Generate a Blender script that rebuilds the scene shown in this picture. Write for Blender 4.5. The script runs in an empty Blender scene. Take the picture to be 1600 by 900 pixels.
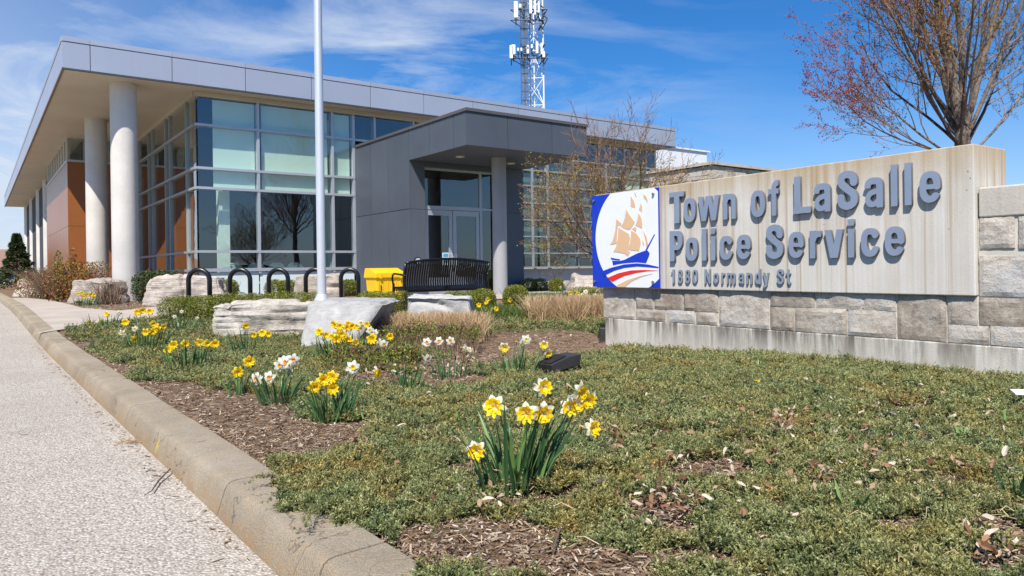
import bpy, math, random
import numpy as np
from mathutils import Vector, Matrix, noise as mnoise
random.seed(7); rs = np.random.RandomState(11)
sc = bpy.context.scene
COL = sc.collection
rad = math.radians

# ------------------------------------------------------------------ camera
ROLL, FP, H = .0141, 1138., .85
cam_d = bpy.data.cameras.new('camera'); cam = bpy.data.objects.new('camera', cam_d); COL.objects.link(cam)
cam_d.sensor_width = 36; cam_d.lens = 36*FP/1600; cam_d.shift_y = -31.5/1600; cam_d.clip_end = 3000; cam_d.clip_start = .05
cam.location = (0, 0, H)
cam.matrix_world = Matrix.Translation((0, 0, H)) @ Matrix.Rotation(rad(90), 4, 'X') @ Matrix.Rotation(-ROLL, 4, 'Z')
sc.camera = cam

# ------------------------------------------------------------------ node helpers
def rgb(*c): return (c[0], c[1], c[2], 1)
class N:
    def __init__(s, tree): s.t = tree; s.t.nodes.clear()
    def n(s, typ, _in=None, **kw):
        nd = s.t.nodes.new(typ)
        for k, v in kw.items(): setattr(nd, k, v)
        for k, v in (_in or {}).items():
            if isinstance(v, bpy.types.NodeSocket): s.t.links.new(v, nd.inputs[k])
            else: nd.inputs[k].default_value = v
        return nd
    def coord(s, scale=(1, 1, 1), gen='Object', rot=(0, 0, 0), loc=(0, 0, 0)):
        c = s.n('ShaderNodeTexCoord')
        return s.n('ShaderNodeMapping', {0: c.outputs[gen], 'Scale': scale, 'Rotation': rot, 'Location': loc}).outputs[0]
    def noise(s, v, scale=5, detail=4, rough=.55, dist=0):
        return s.n('ShaderNodeTexNoise', {'Vector': v, 'Scale': scale, 'Detail': detail, 'Roughness': rough, 'Distortion': dist}).outputs['Fac']
    def ramp(s, f, stops):
        r = s.n('ShaderNodeValToRGB', {0: f}); e = r.color_ramp.elements
        while len(e) < len(stops): e.new(.5)
        for i, (p, c) in enumerate(stops):
            e[i].position = p; e[i].color = c if isinstance(c, tuple) else (c, c, c, 1)
        return r.outputs[0]
    def mix(s, f, a, b, mode='MIX'):
        m = s.n('ShaderNodeMix', data_type='RGBA', blend_type=mode)
        for i, v in ((0, f), (6, a), (7, b)):
            if isinstance(v, bpy.types.NodeSocket): s.t.links.new(v, m.inputs[i])
            else: m.inputs[i].default_value = v
        return m.outputs[2]
    def math(s, op, a, b=0., c=None, clamp=False):
        m = s.n('ShaderNodeMath', operation=op, use_clamp=clamp)
        for i, v in enumerate((a, b) if c is None else (a, b, c)):
            if isinstance(v, bpy.types.NodeSocket): s.t.links.new(v, m.inputs[i])
            else: m.inputs[i].default_value = v
        return m.outputs[0]
    def bump(s, h, dist=.01, strength=1, nrm=None):
        d = {'Height': h, 'Distance': dist, 'Strength': strength}
        if nrm: d['Normal'] = nrm
        return s.n('ShaderNodeBump', d).outputs[0]
def new_mat(name):
    m = bpy.data.materials.new(name); m.use_nodes = True; return m, N(m.node_tree)
def fin(m, s, col, rough=.8, nrm=None, metal=0., spec=.5, extra=None):
    d = {'Base Color': col, 'Roughness': rough, 'Metallic': metal, 'Specular IOR Level': spec}
    if nrm: d['Normal'] = nrm
    d.update(extra or {})
    p = s.n('ShaderNodeBsdfPrincipled', d)
    s.n('ShaderNodeOutputMaterial', {0: p.outputs[0]})
    return m
def simple(name, c, rough=.6, metal=0., var=.12, scale=3., bump=0., bscale=200, spec=.5, ov=0., dirt=0.):
    m, s = new_mat(name); v = s.coord()
    f = s.noise(v, scale, 5)
    c2 = tuple(x*(1-var) for x in c); c1 = tuple(min(1, x*(1+var)) for x in c)
    col = s.ramp(f, [(.3, rgb(*c2)), (.7, rgb(*c1))])
    if ov:
        oi = s.n('ShaderNodeObjectInfo').outputs['Random']; k = s.math('MULTIPLY_ADD', oi, 2*ov, 1-ov)
        col = s.mix(1., col, s.n('ShaderNodeCombineColor', {0: k, 1: k, 2: k}).outputs[0], 'MULTIPLY')
    if dirt:
        st = s.noise(s.coord((5, 5, .25)), 1.5, 6, .7, .2); sm = s.noise(v, 2.2, 6, .7)
        col = s.mix(s.math('MULTIPLY', s.math('MULTIPLY', s.ramp(st, [(.45, 0.), (.75, 1.)]), s.ramp(sm, [(.35, .2), (.7, 1.)])), dirt), col, rgb(*[x*.5 for x in c]))
    nrm = s.bump(s.noise(v, bscale, 3), bump) if bump else None
    return fin(m, s, col, rough, nrm, metal, spec)

# ------------------------------------------------------------------ sky, sun, exposure
SUN_EL = 52.6
w = bpy.data.worlds.new('World'); sc.world = w; w.use_nodes = True
s = N(w.node_tree)
sky = s.n('ShaderNodeTexSky', sky_type='NISHITA', sun_disc=False, sun_elevation=rad(SUN_EL), sun_rotation=rad(191.5))
sky.air_density = 1.0; sky.dust_density = .6; sky.ozone_density = 1.6; sky.altitude = 200
hs = s.n('ShaderNodeHueSaturation', {'Saturation': 1.15, 'Value': 1.0, 'Color': s.mix(1., sky.outputs[0], rgb(.66, .93, 1.28), 'MULTIPLY')})
tc = s.n('ShaderNodeTexCoord').outputs['Generated']
sep = s.n('ShaderNodeSeparateXYZ', {0: tc})
zc = s.math('ADD', s.math('MAXIMUM', sep.outputs[2], 0.), .12)
pxy = s.n('ShaderNodeCombineXYZ', {0: s.math('DIVIDE', sep.outputs[0], zc), 1: s.math('DIVIDE', sep.outputs[1], zc), 2: 0.}).outputs[0]
mp = s.n('ShaderNodeMapping', {0: pxy, 'Scale': (.75, 1.05, 1), 'Rotation': (0, 0, rad(-35)), 'Location': (3.1, .4, 0)}).outputs[0]
f1 = s.noise(mp, 1.15, 10, .60, 1.1)
f2 = s.noise(pxy, .55, 3, .5)
def blob(cx, cy, cz, k):      # soft region round a direction, for cloud banks
    d = s.n('ShaderNodeVectorMath', {0: tc, 1: Vector((cx, cy, cz)).normalized()}, operation='DOT_PRODUCT').outputs['Value']
    return s.math('POWER', s.math('MAXIMUM', d, 0.), k)
def pdir(px, py): return ((px-800)/FP, 1, -(py-418.5)/FP)
bank = s.math('ADD', s.math('MULTIPLY', blob(*pdir(620, 75), 46), .95), s.math('MULTIPLY', blob(*pdir(-40, 230), 45), 1.5))
bank = s.math('ADD', bank, s.math('MULTIPLY', blob(*pdir(1040, 110), 120), .25))
cl = s.math('ADD', s.math('MULTIPLY', s.ramp(f1, [(.42, 0.), (.68, 1.)]), s.math('ADD', bank, .02)), 0.)
cl = s.math('MULTIPLY', cl, s.ramp(f2, [(.3, .5), (.6, 1.)]))
lowhaze = s.ramp(sep.outputs[2], [(0., .42), (.22, .0)])
cl = s.math('MINIMUM', s.math('ADD', s.math('ADD', cl, lowhaze), s.math('MULTIPLY', blob(*pdir(-160, 300), 22), .5)), .85)
skyc = s.mix(cl, hs.outputs[0], rgb(6.6, 7.2, 8.2))
bg = s.n('ShaderNodeBackground', {0: skyc, 1: .081})
s.n('ShaderNodeOutputWorld', {0: bg.outputs[0]})
sund = bpy.data.lights.new('sun', 'SUN'); sund.energy = 5.0; sund.angle = rad(.5); sund.color = (1, .935, .84)
sun = bpy.data.objects.new('sun', sund); COL.objects.link(sun)
tosun = Vector((-.2*math.cos(rad(SUN_EL)), -.98*math.cos(rad(SUN_EL)), math.sin(rad(SUN_EL))))
sun.rotation_euler = tosun.to_track_quat('Z', 'Y').to_euler(); sun.location = (0, -5, 20)
sc.view_settings.view_transform = 'Standard'; sc.view_settings.look = 'None'; sc.view_settings.gamma = 1
sc.view_settings.exposure = 0.48
sc.cycles.max_bounces = 8; sc.cycles.transparent_max_bounces = 16; sc.cycles.use_denoising = True

# ------------------------------------------------------------------ geometry helpers
def smooth(e0, e1, x):
    t = np.clip((x-e0)/(e1-e0), 0, 1); return t*t*(3-2*t)
def terrain(x, y):
    g = .18*smooth(8., 17., y)
    g = g - .10*np.exp(-(((x-1.1)/1.6)**2+((y-8.4)/1.5)**2))*(y < 30)
    return g
def ray(px, py):
    dx, dy = px-800, py-418.5; c, s_ = math.cos(ROLL), math.sin(ROLL)
    return ((dx*c-dy*s_)/FP, 1., -(dx*s_+dy*c)/FP)
def at(px, py, dz=0.):       # where a sight line meets the garden's surface
    r = ray(px, py); z = 0.
    for _ in range(30):
        t = (z+dz-H)/r[2]; z = .5*z+.5*float(terrain(r[0]*t, t))
    return Vector((r[0]*t, t, z))
def on_depth(px, py, Y):
    r = ray(px, py); return Vector((r[0]*Y, Y, H+r[2]*Y))
def proj(X, Y, Z):
    u = X/Y*FP; v = -(Z-H)/Y*FP; c, s_ = math.cos(ROLL), math.sin(ROLL)
    return 800+u*c+v*s_, 418.5-u*s_+v*c
AX = Vector((.8053, .5928, 0)); BX = Vector((-.5928, .8053, 0)); FO = Vector((-10.13, 16.5, 0))
def W(a, b, z): return FO+AX*a+BX*b+Vector((0, 0, z))

def set_props(o, label=None, cat=None, group=None, kind=None):
    if label: o['label'] = label
    if cat: o['category'] = cat
    if group: o['group'] = group
    if kind: o['kind'] = kind
    return o
def thing(name, label, cat, loc=(0, 0, 0), group=None):
    o = bpy.data.objects.new(name, None); COL.objects.link(o); o.location = loc; o.empty_display_size = .2
    return set_props(o, label, cat, group)
def link(name, me, parent=None, off=None):
    o = bpy.data.objects.new(name, me); COL.objects.link(o)
    if parent:
        o.parent = parent
        if off is None:
            o.matrix_parent_inverse = Matrix.Translation(-parent.location)   # meshes keep world coordinates
    return o
def setmat(me, mats):
    for m in (mats if isinstance(mats, (list, tuple)) else [mats]): me.materials.append(m)
class MB:
    def __init__(s): s.v = []; s.f = []; s.m = []; s.c = []
    def add(s, vs, fs, mi=0, c=None):
        o = len(s.v); s.v += [tuple(v) for v in vs]; s.f += [tuple(i+o for i in f) for f in fs]; s.m += [mi]*len(fs)
        s.c += [c if c is not None else .5]*len(vs)
    def box8(s, p, mi=0): s.add(p, [(0, 3, 2, 1), (4, 5, 6, 7), (0, 1, 5, 4), (1, 2, 6, 5), (2, 3, 7, 6), (3, 0, 4, 7)], mi)
    def box(s, x0, x1, y0, y1, z0, z1, mi=0):
        s.box8([(x0, y0, z0), (x1, y0, z0), (x1, y1, z0), (x0, y1, z0), (x0, y0, z1), (x1, y0, z1), (x1, y1, z1), (x0, y1, z1)], mi)
    def ab(s, a0, a1, b0, b1, z0, z1, mi=0):
        s.box8([W(a0, b0, z0), W(a1, b0, z0), W(a1, b1, z0), W(a0, b1, z0), W(a0, b0, z1), W(a1, b0, z1), W(a1, b1, z1), W(a0, b1, z1)], mi)
    def tube(s, pts, r, n=6, mi=0, cap=True, c=None):
        pts = [Vector(p) for p in pts]; k = len(pts)
        rr = r if hasattr(r, '__len__') else [r]*k
        o = []; prev = None
        for i, p in enumerate(pts):
            d = (pts[min(i+1, k-1)]-pts[max(i-1, 0)])
            d = d.normalized() if d.length > 1e-9 else Vector((0, 0, 1))
            if prev is None:
                u = d.orthogonal().normalized()
            else:
                u = prev-d*prev.dot(d)
                u = u.normalized() if u.length > 1e-6 else d.orthogonal().normalized()
            prev = u; v = d.cross(u)
            for j in range(n):
                t = 2*math.pi*j/n; o.append(p+(u*math.cos(t)+v*math.sin(t))*rr[i])
        fs = [(i*n+j, i*n+(j+1) % n, (i+1)*n+(j+1) % n, (i+1)*n+j) for i in range(k-1) for j in range(n)]
        if cap: fs += [tuple(reversed(range(n))), tuple((k-1)*n+j for j in range(n))]
        s.add(o, fs, mi, c)
    def lathe(s, c, prof, n=24, mi=0):
        vs = []; k = len(prof)
        for (r, z) in prof:
            for j in range(n):
                t = 2*math.pi*j/n; vs.append((c[0]+r*math.cos(t), c[1]+r*math.sin(t), c[2]+z))
        fs = [(i*n+j, i*n+(j+1) % n, (i+1)*n+(j+1) % n, (i+1)*n+j) for i in range(k-1) for j in range(n)]
        fs += [tuple(reversed(range(n))), tuple((k-1)*n+j for j in range(n))]
        s.add(vs, fs, mi)
    def mesh(s, name, mats, smooth=False, col=False):
        me = bpy.data.meshes.new(name); me.from_pydata(s.v, [], s.f); setmat(me, mats)
        if any(s.m): me.polygons.foreach_set('material_index', s.m)
        if smooth: me.polygons.foreach_set('use_smooth', [True]*len(me.polygons))
        if col:
            at_ = me.attributes.new('tone', 'FLOAT', 'POINT'); at_.data.foreach_set('value', s.c)
        me.update(); return me
    def build(s, name, mats, parent=None, smooth=False, bevel=0., col=False, angle=None):
        o = link(name, s.mesh(name, mats, smooth, col), parent)
        if bevel:
            b = o.modifiers.new('bevel', 'BEVEL'); b.width = bevel; b.segments = 2; b.limit_method = 'ANGLE'
        if angle: smooth_by_angle(o, angle)
        return o
def smooth_by_angle(o, ang=40):
    me = o.data; me.polygons.foreach_set('use_smooth', [True]*len(me.polygons))
    try: me.set_sharp_from_angle(angle=rad(ang))
    except Exception: pass
def np_mesh(name, verts, faces, mats, tone=None, smooth=False):
    verts = np.asarray(verts, np.float32); faces = np.asarray(faces, np.int32); k = faces.shape[1]
    me = bpy.data.meshes.new(name); me.vertices.add(len(verts)); me.vertices.foreach_set('co', verts.ravel())
    me.loops.add(faces.size); me.loops.foreach_set('vertex_index', faces.ravel())
    me.polygons.add(len(faces)); me.polygons.foreach_set('loop_start', np.arange(0, faces.size, k, dtype=np.int32))
    me.update(calc_edges=True)
    if smooth: me.polygons.foreach_set('use_smooth', np.ones(len(faces), bool))
    if tone is not None:
        a = me.attributes.new('tone', 'FLOAT', 'POINT'); a.data.foreach_set('value', np.asarray(tone, np.float32).ravel())
    setmat(me, mats); me.validate(); return me
def rnd_unit(n, up=None):
    v = rs.normal(size=(n, 3)); v /= np.linalg.norm(v, axis=1)[:, None]
    if up is not None: v = v+np.array([0, 0, up]); v /= np.linalg.norm(v, axis=1)[:, None]
    return v
def leaf_cloud(P, size, up=.3, tone=None, asp=.55, dirs=None):
    """small rhombic leaves (2 triangles) round the points P"""
    n = len(P); d = rnd_unit(n, up) if dirs is None else dirs; q = rnd_unit(n); sd = np.cross(d, q); sd /= np.linalg.norm(sd, axis=1)[:, None]+1e-9
    sz = (size if hasattr(size, '__len__') else size*(.6+.8*rs.rand(n)))[:, None]
    nn = np.cross(d, sd)
    a = P; b = P+d*sz*.5+sd*sz*asp*.5+nn*sz*.08; c = P+d*sz; e = P+d*sz*.5-sd*sz*asp*.5+nn*sz*.08
    V = np.stack([a, b, c, e], 1).reshape(-1, 3)
    Fc = (np.arange(n)[:, None]*4+np.array([0, 1, 2, 3])).astype(np.int32)
    T = np.repeat(rs.rand(n) if tone is None else tone, 4)
    return V, Fc, T
def tone_mat(name, stops, rough=.6, trans=0., spec=.3, hue=.0, patch=False):
    m, s = new_mat(name)
    a = s.n('ShaderNodeAttribute', attribute_name='tone').outputs['Fac']
    oi = s.n('ShaderNodeObjectInfo').outputs['Random']
    f = s.math('ADD', a, s.math('MULTIPLY', s.math('SUBTRACT', oi, .5), hue), clamp=True)
    col = s.ramp(f, stops)
    if patch:      # each shoot knows which patch of the bed it grows in: greyer green, olive or rusty
        pa = s.n('ShaderNodeAttribute', attribute_name='patch', attribute_type='INSTANCER').outputs['Fac']
        col = s.mix(1., col, s.ramp(pa, [(.0, rgb(.58, .76, .72)), (.3, rgb(.85, .98, .9)), (.6, rgb(1.02, 1.0, .85)), (.85, rgb(1.15, .95, .68)), (.97, rgb(1.0, .66, .48))]), 'MULTIPLY')
    p = s.n('ShaderNodeBsdfPrincipled', {'Base Color': col, 'Roughness': rough, 'Specular IOR Level': spec})
    out = p.outputs[0]
    if trans:
        t = s.n('ShaderNodeBsdfTranslucent', {0: col}); out = s.n('ShaderNodeMixShader', {0: trans, 1: p.outputs[0], 2: t.outputs[0]}).outputs[0]
    s.n('ShaderNodeOutputMaterial', {0: out}); return m

# ------------------------------------------------------------------ materials
def m_concrete(name, c, streak=0., scale=1., streakcol=(.30, .20, .11), horizontal=0., spots=True):
    m, s = new_mat(name); v = s.coord()
    big = s.noise(v, 1.3*scale, 5, .6); fine = s.noise(v, 60*scale, 4, .7)
    col = s.mix(s.ramp(big, [(.3, 0.), (.7, 1.)]), rgb(*[x*.86 for x in c]), rgb(*[min(1, x*1.1) for x in c]))
    col = s.mix(s.math('MULTIPLY', s.ramp(fine, [(.35, 1.), (.6, 0.)]), .22), col, rgb(*[x*.6 for x in c]))
    if streak:
        vs = s.coord((9, 9, .22)); st = s.noise(vs, 1.6, 6, .68, .1)
        vs2 = s.coord((3, 3, .5)); st2 = s.noise(vs2, 1., 3, .5)
        f = s.math('MULTIPLY', s.ramp(st, [(.46, 0.), (.68, 1.)]), s.ramp(st2, [(.3, .15), (.65, 1.)]))
        f = s.math('MULTIPLY', f, streak)
        col = s.mix(f, col, rgb(*streakcol))
    if spots:
        vo = s.n('ShaderNodeTexVoronoi', {'Vector': v, 'Scale': 14*scale, 'Randomness': 1.})
        sp = s.ramp(vo.outputs['Distance'], [(.045, 1.), (.075, 0.)])
        keep = s.ramp(s.noise(v, 3.1, 2), [(.52, 0.), (.56, 1.)])
        col = s.mix(s.math('MULTIPLY', s.math('MULTIPLY', sp, keep), .7), col, rgb(.07, .06, .05))
    nrm = s.bump(s.math('ADD', fine, s.math('MULTIPLY', s.noise(v, 9, 3), 1.5)), .004, .7)
    return fin(m, s, col, .9, nrm, 0, .25)
def m_sign_concrete():
    m, s = new_mat('board-marked sign concrete'); v = s.coord()
    c = s.n('ShaderNodeTexCoord').outputs['Object']; z = s.n('ShaderNodeSeparateXYZ', {0: c}).outputs[2]
    big = s.noise(v, 1.5, 5, .6); fine = s.noise(v, 70, 4, .7)
    base = s.mix(s.ramp(big, [(.3, 0.), (.7, 1.)]), rgb(.55, .53, .485), rgb(.67, .655, .61))
    lines = s.noise(s.coord((26, 26, .5)), 1., 4, .7)
    base = s.mix(s.math('MULTIPLY', s.ramp(lines, [(.4, 1.), (.62, 0.)]), .25), base, rgb(.50, .43, .33))
    st = s.noise(s.coord((13, 13, .14)), 1.5, 6, .72, .05)
    top = s.n('ShaderNodeMapRange', {0: z, 1: .6, 2: 1.72, 3: .16, 4: 1.}).outputs[0]
    f = s.math('MULTIPLY', s.ramp(st, [(.42, 0.), (.64, 1.)]), top)
    base = s.mix(s.math('MULTIPLY', s.math('MULTIPLY', f, s.ramp(s.noise(s.coord((2.2, 2.2, .6), loc=(1, 4, 0)), 1.3, 3, .5), [(.35, .15), (.62, 1.)])), 1.), base, rgb(.35, .245, .13))
    st3 = s.noise(s.coord((14, 14, .05), loc=(5, 2, 0)), 1.2, 5, .7)
    base = s.mix(s.math('MULTIPLY', s.ramp(st3, [(.57, 0.), (.66, 1.)]), .75), base, rgb(.36, .26, .15))
    cap = s.n('ShaderNodeMapRange', {0: z, 1: 1.45, 2: 1.725, 3: 0., 4: .8}).outputs[0]
    base = s.mix(s.math('MULTIPLY', cap, s.ramp(s.noise(s.coord((4, 4, 1)), 2.2, 4), [(.25, .3), (.6, 1.)])), base, rgb(.44, .33, .19))
    vo = s.n('ShaderNodeTexVoronoi', {'Vector': v, 'Scale': 12., 'Randomness': 1.})
    sp = s.ramp(vo.outputs['Distance'], [(.05, 1.), (.085, 0.)])
    keep = s.ramp(s.noise(v, 2.3, 2), [(.55, 0.), (.58, 1.)])
    base = s.mix(s.math('MULTIPLY', s.math('MULTIPLY', sp, keep), .75), base, rgb(.09, .07, .05))
    nrm = s.bump(s.math('ADD', fine, s.math('MULTIPLY', lines, .8)), .003, .6)
    return fin(m, s, base, .9, nrm, 0, .25)
def m_plinth():
    m, s = new_mat('water-stained plinth'); v = s.coord(); z = s.n('ShaderNodeSeparateXYZ', {0: v}).outputs[2]
    fine = s.noise(v, 70, 4, .7); big = s.noise(v, 1.8, 5, .6)
    col = s.mix(s.ramp(big, [(.3, 0.), (.7, 1.)]), rgb(.52, .485, .42), rgb(.64, .61, .54))
    top = s.n('ShaderNodeMapRange', {0: z, 1: -.05, 2: .22, 3: .12, 4: 1.}).outputs[0]
    st = s.noise(s.coord((8, 8, .7)), 1.7, 6, .7, .15); bl = s.noise(s.coord((1, 1, .4)), 1.5, 4, .6)
    f = s.math('MULTIPLY', s.math('MULTIPLY', s.ramp(st, [(.38, 0.), (.56, 1.)]), s.ramp(bl, [(.38, .08), (.56, 1.)])), top)
    col = s.mix(s.math('MULTIPLY', f, .95), col, rgb(.11, .09, .07))
    st2 = s.noise(s.coord((15, 15, .2), loc=(3, 1, 0)), 1.2, 4, .6)
    col = s.mix(s.math('MULTIPLY', s.ramp(st2, [(.58, 0.), (.68, 1.)]), .35), col, rgb(.34, .28, .19))
    vo = s.n('ShaderNodeTexVoronoi', {'Vector': v, 'Scale': 15.}); keep = s.ramp(s.noise(v, 3.7, 2), [(.54, 0.), (.57, 1.)])
    col = s.mix(s.math('MULTIPLY', s.math('MULTIPLY', s.ramp(vo.outputs['Distance'], [(.06, 1.), (.1, 0.)]), keep), .8), col, rgb(.06, .05, .04))
    return fin(m, s, col, .92, s.bump(s.math('ADD', fine, s.math('MULTIPLY', big, .7)), .004, .7), 0, .2)
def m_stone(name, cols, scale=1., strat=0., rough=.92, bumpd=.02):
    m, s = new_mat(name); v = s.coord()
    oi = s.n('ShaderNodeObjectInfo').outputs['Random']
    off = s.n('ShaderNodeCombineXYZ', {0: s.math('MULTIPLY', oi, 37.), 1: s.math('MULTIPLY', oi, 11.), 2: oi}).outputs[0]
    v2 = s.n('ShaderNodeVectorMath', {0: v, 1: off}, operation='ADD').outputs[0]
    a = s.noise(v2, 2.6*scale, 7, .66, .6); b = s.noise(v2, 9*scale, 6, .7)
    f = s.math('ADD', s.math('MULTIPLY', a, .72), s.math('MULTIPLY', b, .28))
    f = s.math('ADD', f, s.math('MULTIPLY', s.math('SUBTRACT', oi, .5), .20))
    col = s.ramp(f, [(.30, rgb(*cols[0])), (.45, rgb(*cols[1])), (.58, rgb(*cols[2])), (.72, rgb(*cols[3]))])
    fine = s.noise(v2, 55*scale, 5, .75)
    col = s.mix(s.math('MULTIPLY', s.ramp(fine, [(.35, 1.), (.55, 0.)]), .35), col, rgb(*[x*.45 for x in cols[1]]))
    hgt = s.math('ADD', s.math('MULTIPLY', b, 1.), s.math('MULTIPLY', fine, .35))
    if strat:
        mp_ = s.n('ShaderNodeMapping', {0: v2, 'Scale': (1.2, 1.2, 14)}).outputs[0]
        st = s.noise(mp_, 1.6*scale, 6, .7, .3)
        hgt = s.math('ADD', hgt, s.math('MULTIPLY', st, strat))
        crack = s.ramp(st, [(.36, 1.), (.42, 0.)])
        col = s.mix(s.math('MULTIPLY', crack, .4), col, rgb(*[x*.35 for x in cols[1]]))
    return fin(m, s, col, rough, s.bump(hgt, bumpd, .9), 0, .2)

M = {}
M['sign'] = m_sign_concrete()
M['plinth'] = m_plinth()
M['coping'] = m_concrete('cast coping', (.52, .48, .42), .25)
M['ledge'] = m_stone('ledge stone', [(.24, .19, .145), (.42, .365, .30), (.56, .51, .44), (.50, .50, .50)], 1.3, .0, .9, .016)
M['mortar'] = simple('mortar', (.62, .58, .50), .95, 0, .15, 8, .004)
M['armour'] = m_stone('armour stone', [(.30, .26, .215), (.46, .42, .36), (.60, .56, .50), (.64, .61, .56)], 1.3, .7, .93, .03)
M['armour_grey'] = m_stone('grey limestone', [(.31, .305, .295), (.40, .395, .38), (.47, .465, .45), (.53, .525, .51)], 2.2, .25, .93, .012)
M['armour_tan'] = m_stone('tan limestone', [(.20, .17, .14), (.38, .33, .28), (.53, .47, .41), (.60, .55, .49)], 1.2, 1.3, .93, .03)
M['column'] = m_concrete('column concrete', (.62, .59, .55), .12, .8, (.35, .32, .28), spots=True)
M['pillar'] = simple('shaded pillar grey', (.33, .33, .34), .6, 0, .06, 2, dirt=.15)  # shade under the canopy is put into this grey
M['walk'] = m_concrete('pavement concrete', (.44, .385, .325), 0., 1., spots=False)
M['fascia'] = simple('fascia metal', (.43, .46, .54), .38, .35, .03, .7, ov=.035, dirt=.10)
M['fascia_back'] = simple('fascia joint', (.05, .055, .06), .7)
M['gutter'] = simple('fascia edge trim', (.16, .11, .07), .5)
M['clad'] = simple('vestibule cladding', (.085, .10, .125), .5, .1, .07, 1.2, .0, ov=.06, dirt=.22)
M['clad_lite'] = simple('grey base panel', (.42, .47, .50), .55, 0, .05, 1)
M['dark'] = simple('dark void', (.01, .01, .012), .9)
M['coping_metal'] = simple('vestibule coping', (.13, .12, .115), .45, .3, .05)
M['brown'] = simple('brown composite panel', (.29, .10, .028), .30, 0, .05, .6, ov=.03, dirt=.1)
M['mullion'] = simple('anodised mullion', (.50, .52, .56), .4, .45, .04)
M['mullion_dim'] = simple('dull mullion', (.36, .37, .36), .5, .3, .06)
M['white_panel'] = simple('spandrel panel', (.62, .72, .72), .35, 0, .04)
M['blind'] = simple('roller blind', (.72, .80, .70), .9, 0, .04, .8)
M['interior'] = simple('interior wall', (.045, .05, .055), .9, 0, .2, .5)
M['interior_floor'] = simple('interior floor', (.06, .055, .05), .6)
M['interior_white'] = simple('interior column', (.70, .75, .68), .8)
M['black'] = simple('black powder coat', (.008, .009, .012), .32, 0, .2, 5)
M['yellow_plastic'] = simple('yellow plastic', (.80, .50, .006), .5, 0, .08, 2, .001, 60, dirt=.3)
M['steel'] = simple('brushed aluminium', (.70, .72, .75), .38, .45, .05, 2)
M['white_steel'] = simple('galvanised white steel', (.75, .77, .8), .5, .1, .05)
M['tower_dark'] = simple('cable run', (.09, .11, .15), .6)
M['antenna'] = simple('antenna radome', (.78, .78, .76), .5, 0, .03)
M['letter'] = simple('painted letter', (.265, .32, .42), .42, .2, .06, 3)
M['letter_side'] = simple('shaded letter return', (.13, .13, .135), .6)  # darker than the faces: shade of the unlit sides put into the colour
M['logo_blue'] = simple('logo blue', (.002, .035, .50), .3, 0, .03)
M['logo_white'] = simple('logo white', (.80, .82, .84), .3, 0, .02)
M['logo_tan'] = simple('logo tan', (.72, .47, .27), .35, 0, .02)
M['logo_red'] = simple('logo red', (.75, .02, .012), .35, 0, .02)
M['bolt'] = simple('bolt steel', (.35, .35, .36), .3, .8)
M['white_metal'] = simple('white ribbed metal', (.80, .80, .80), .45, 0, .03)
M['door_frame'] = simple('door frame', (.42, .45, .50), .4, .4, .04)
M['bark'] = m_stone('bark', [(.05, .035, .03), (.13, .10, .08), (.25, .20, .16), (.32, .27, .22)], 6, 0, .95, .01)
M['twig'] = simple('twig bark', (.16, .10, .075), .9, 0, .35, 4)
M['twig_orange'] = simple('spring twig bark', (.34, .20, .09), .85, 0, .4, 4)
M['twig_mid'] = simple('warm twig bark', (.20, .12, .075), .9, 0, .45, 4)
M['twig_maple'] = simple('maple twig bark', (.20, .135, .095), .9, 0, .45, 4)
M['bark_far'] = simple('bare tree bark', (.045, .04, .035), .9, 0, .3, 4)
M['spot'] = simple('spotlight housing', (.035, .034, .036), .5, 0, .15, 8, .001)
M['spot_lens'] = simple('spotlight grille', (.02, .02, .02), .3)
M['glass_lens'] = simple('downlight lens', (.75, .7, .6), .3)
M['roof_tile'] = simple('brown shingle roof', (.24, .15, .11), .9, 0, .15, 30)
M['house_grey'] = simple('grey siding', (.22, .23, .25), .8)
M['paper'] = simple('white sheet', (.75, .77, .82), .5, 0, .02)
M['rubber'] = simple('dark rubber', (.02, .02, .02), .8)

def m_soffit():
    m, s = new_mat('soffit boards'); c = s.n('ShaderNodeTexCoord').outputs['Object']
    d = s.n('ShaderNodeVectorMath', {0: c, 1: tuple(BX)}, operation='DOT_PRODUCT').outputs['Value']
    fr = s.math('FRACT', s.math('MULTIPLY', d, 1/.2))
    ln = s.ramp(fr, [(.0, 1.), (.035, 0.), (.965, 0.), (1., 1.)])
    n_ = s.noise(s.coord((1, 1, 1)), .8, 3)
    col = s.mix(s.math('MULTIPLY', ln, .5), s.ramp(n_, [(.3, rgb(.50, .44, .345)), (.7, rgb(.57, .505, .40))]), rgb(.2, .16, .11))
    return fin(m, s, col, .55, s.bump(s.math('SUBTRACT', 1., ln), .004))
M['soffit'] = m_soffit()
def m_glass(name, tint, refl=.10):
    m, s = new_mat(name)
    tr = s.n('ShaderNodeBsdfTransparent', {0: rgb(*tint)}); gl = s.n('ShaderNodeBsdfGlossy', {0: rgb(.9, .97, 1.), 'Roughness': .0})
    wv_ = s.noise(s.coord(), .9, 2); nb = s.bump(wv_, .0035, 1.)
    s.t.links.new(nb, gl.inputs['Normal'])
    fr = s.n('ShaderNodeFresnel', {'IOR': 1.55})
    f = s.math('ADD', s.math('MULTIPLY', fr.outputs[0], 1.7), refl, clamp=True)
    f = s.math('MULTIPLY', f, s.math('SUBTRACT', 1., s.n('ShaderNodeNewGeometry').outputs['Backfacing']))
    mx = s.n('ShaderNodeMixShader', {0: f, 1: tr.outputs[0], 2: gl.outputs[0]})
    s.n('ShaderNodeOutputMaterial', {0: mx.outputs[0]}); return m
M['glass'] = m_glass('curtain wall glass', (.90, .955, .94), .07)
M['glass_side'] = m_glass('side glass', (.80, .85, .80), .05)

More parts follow.
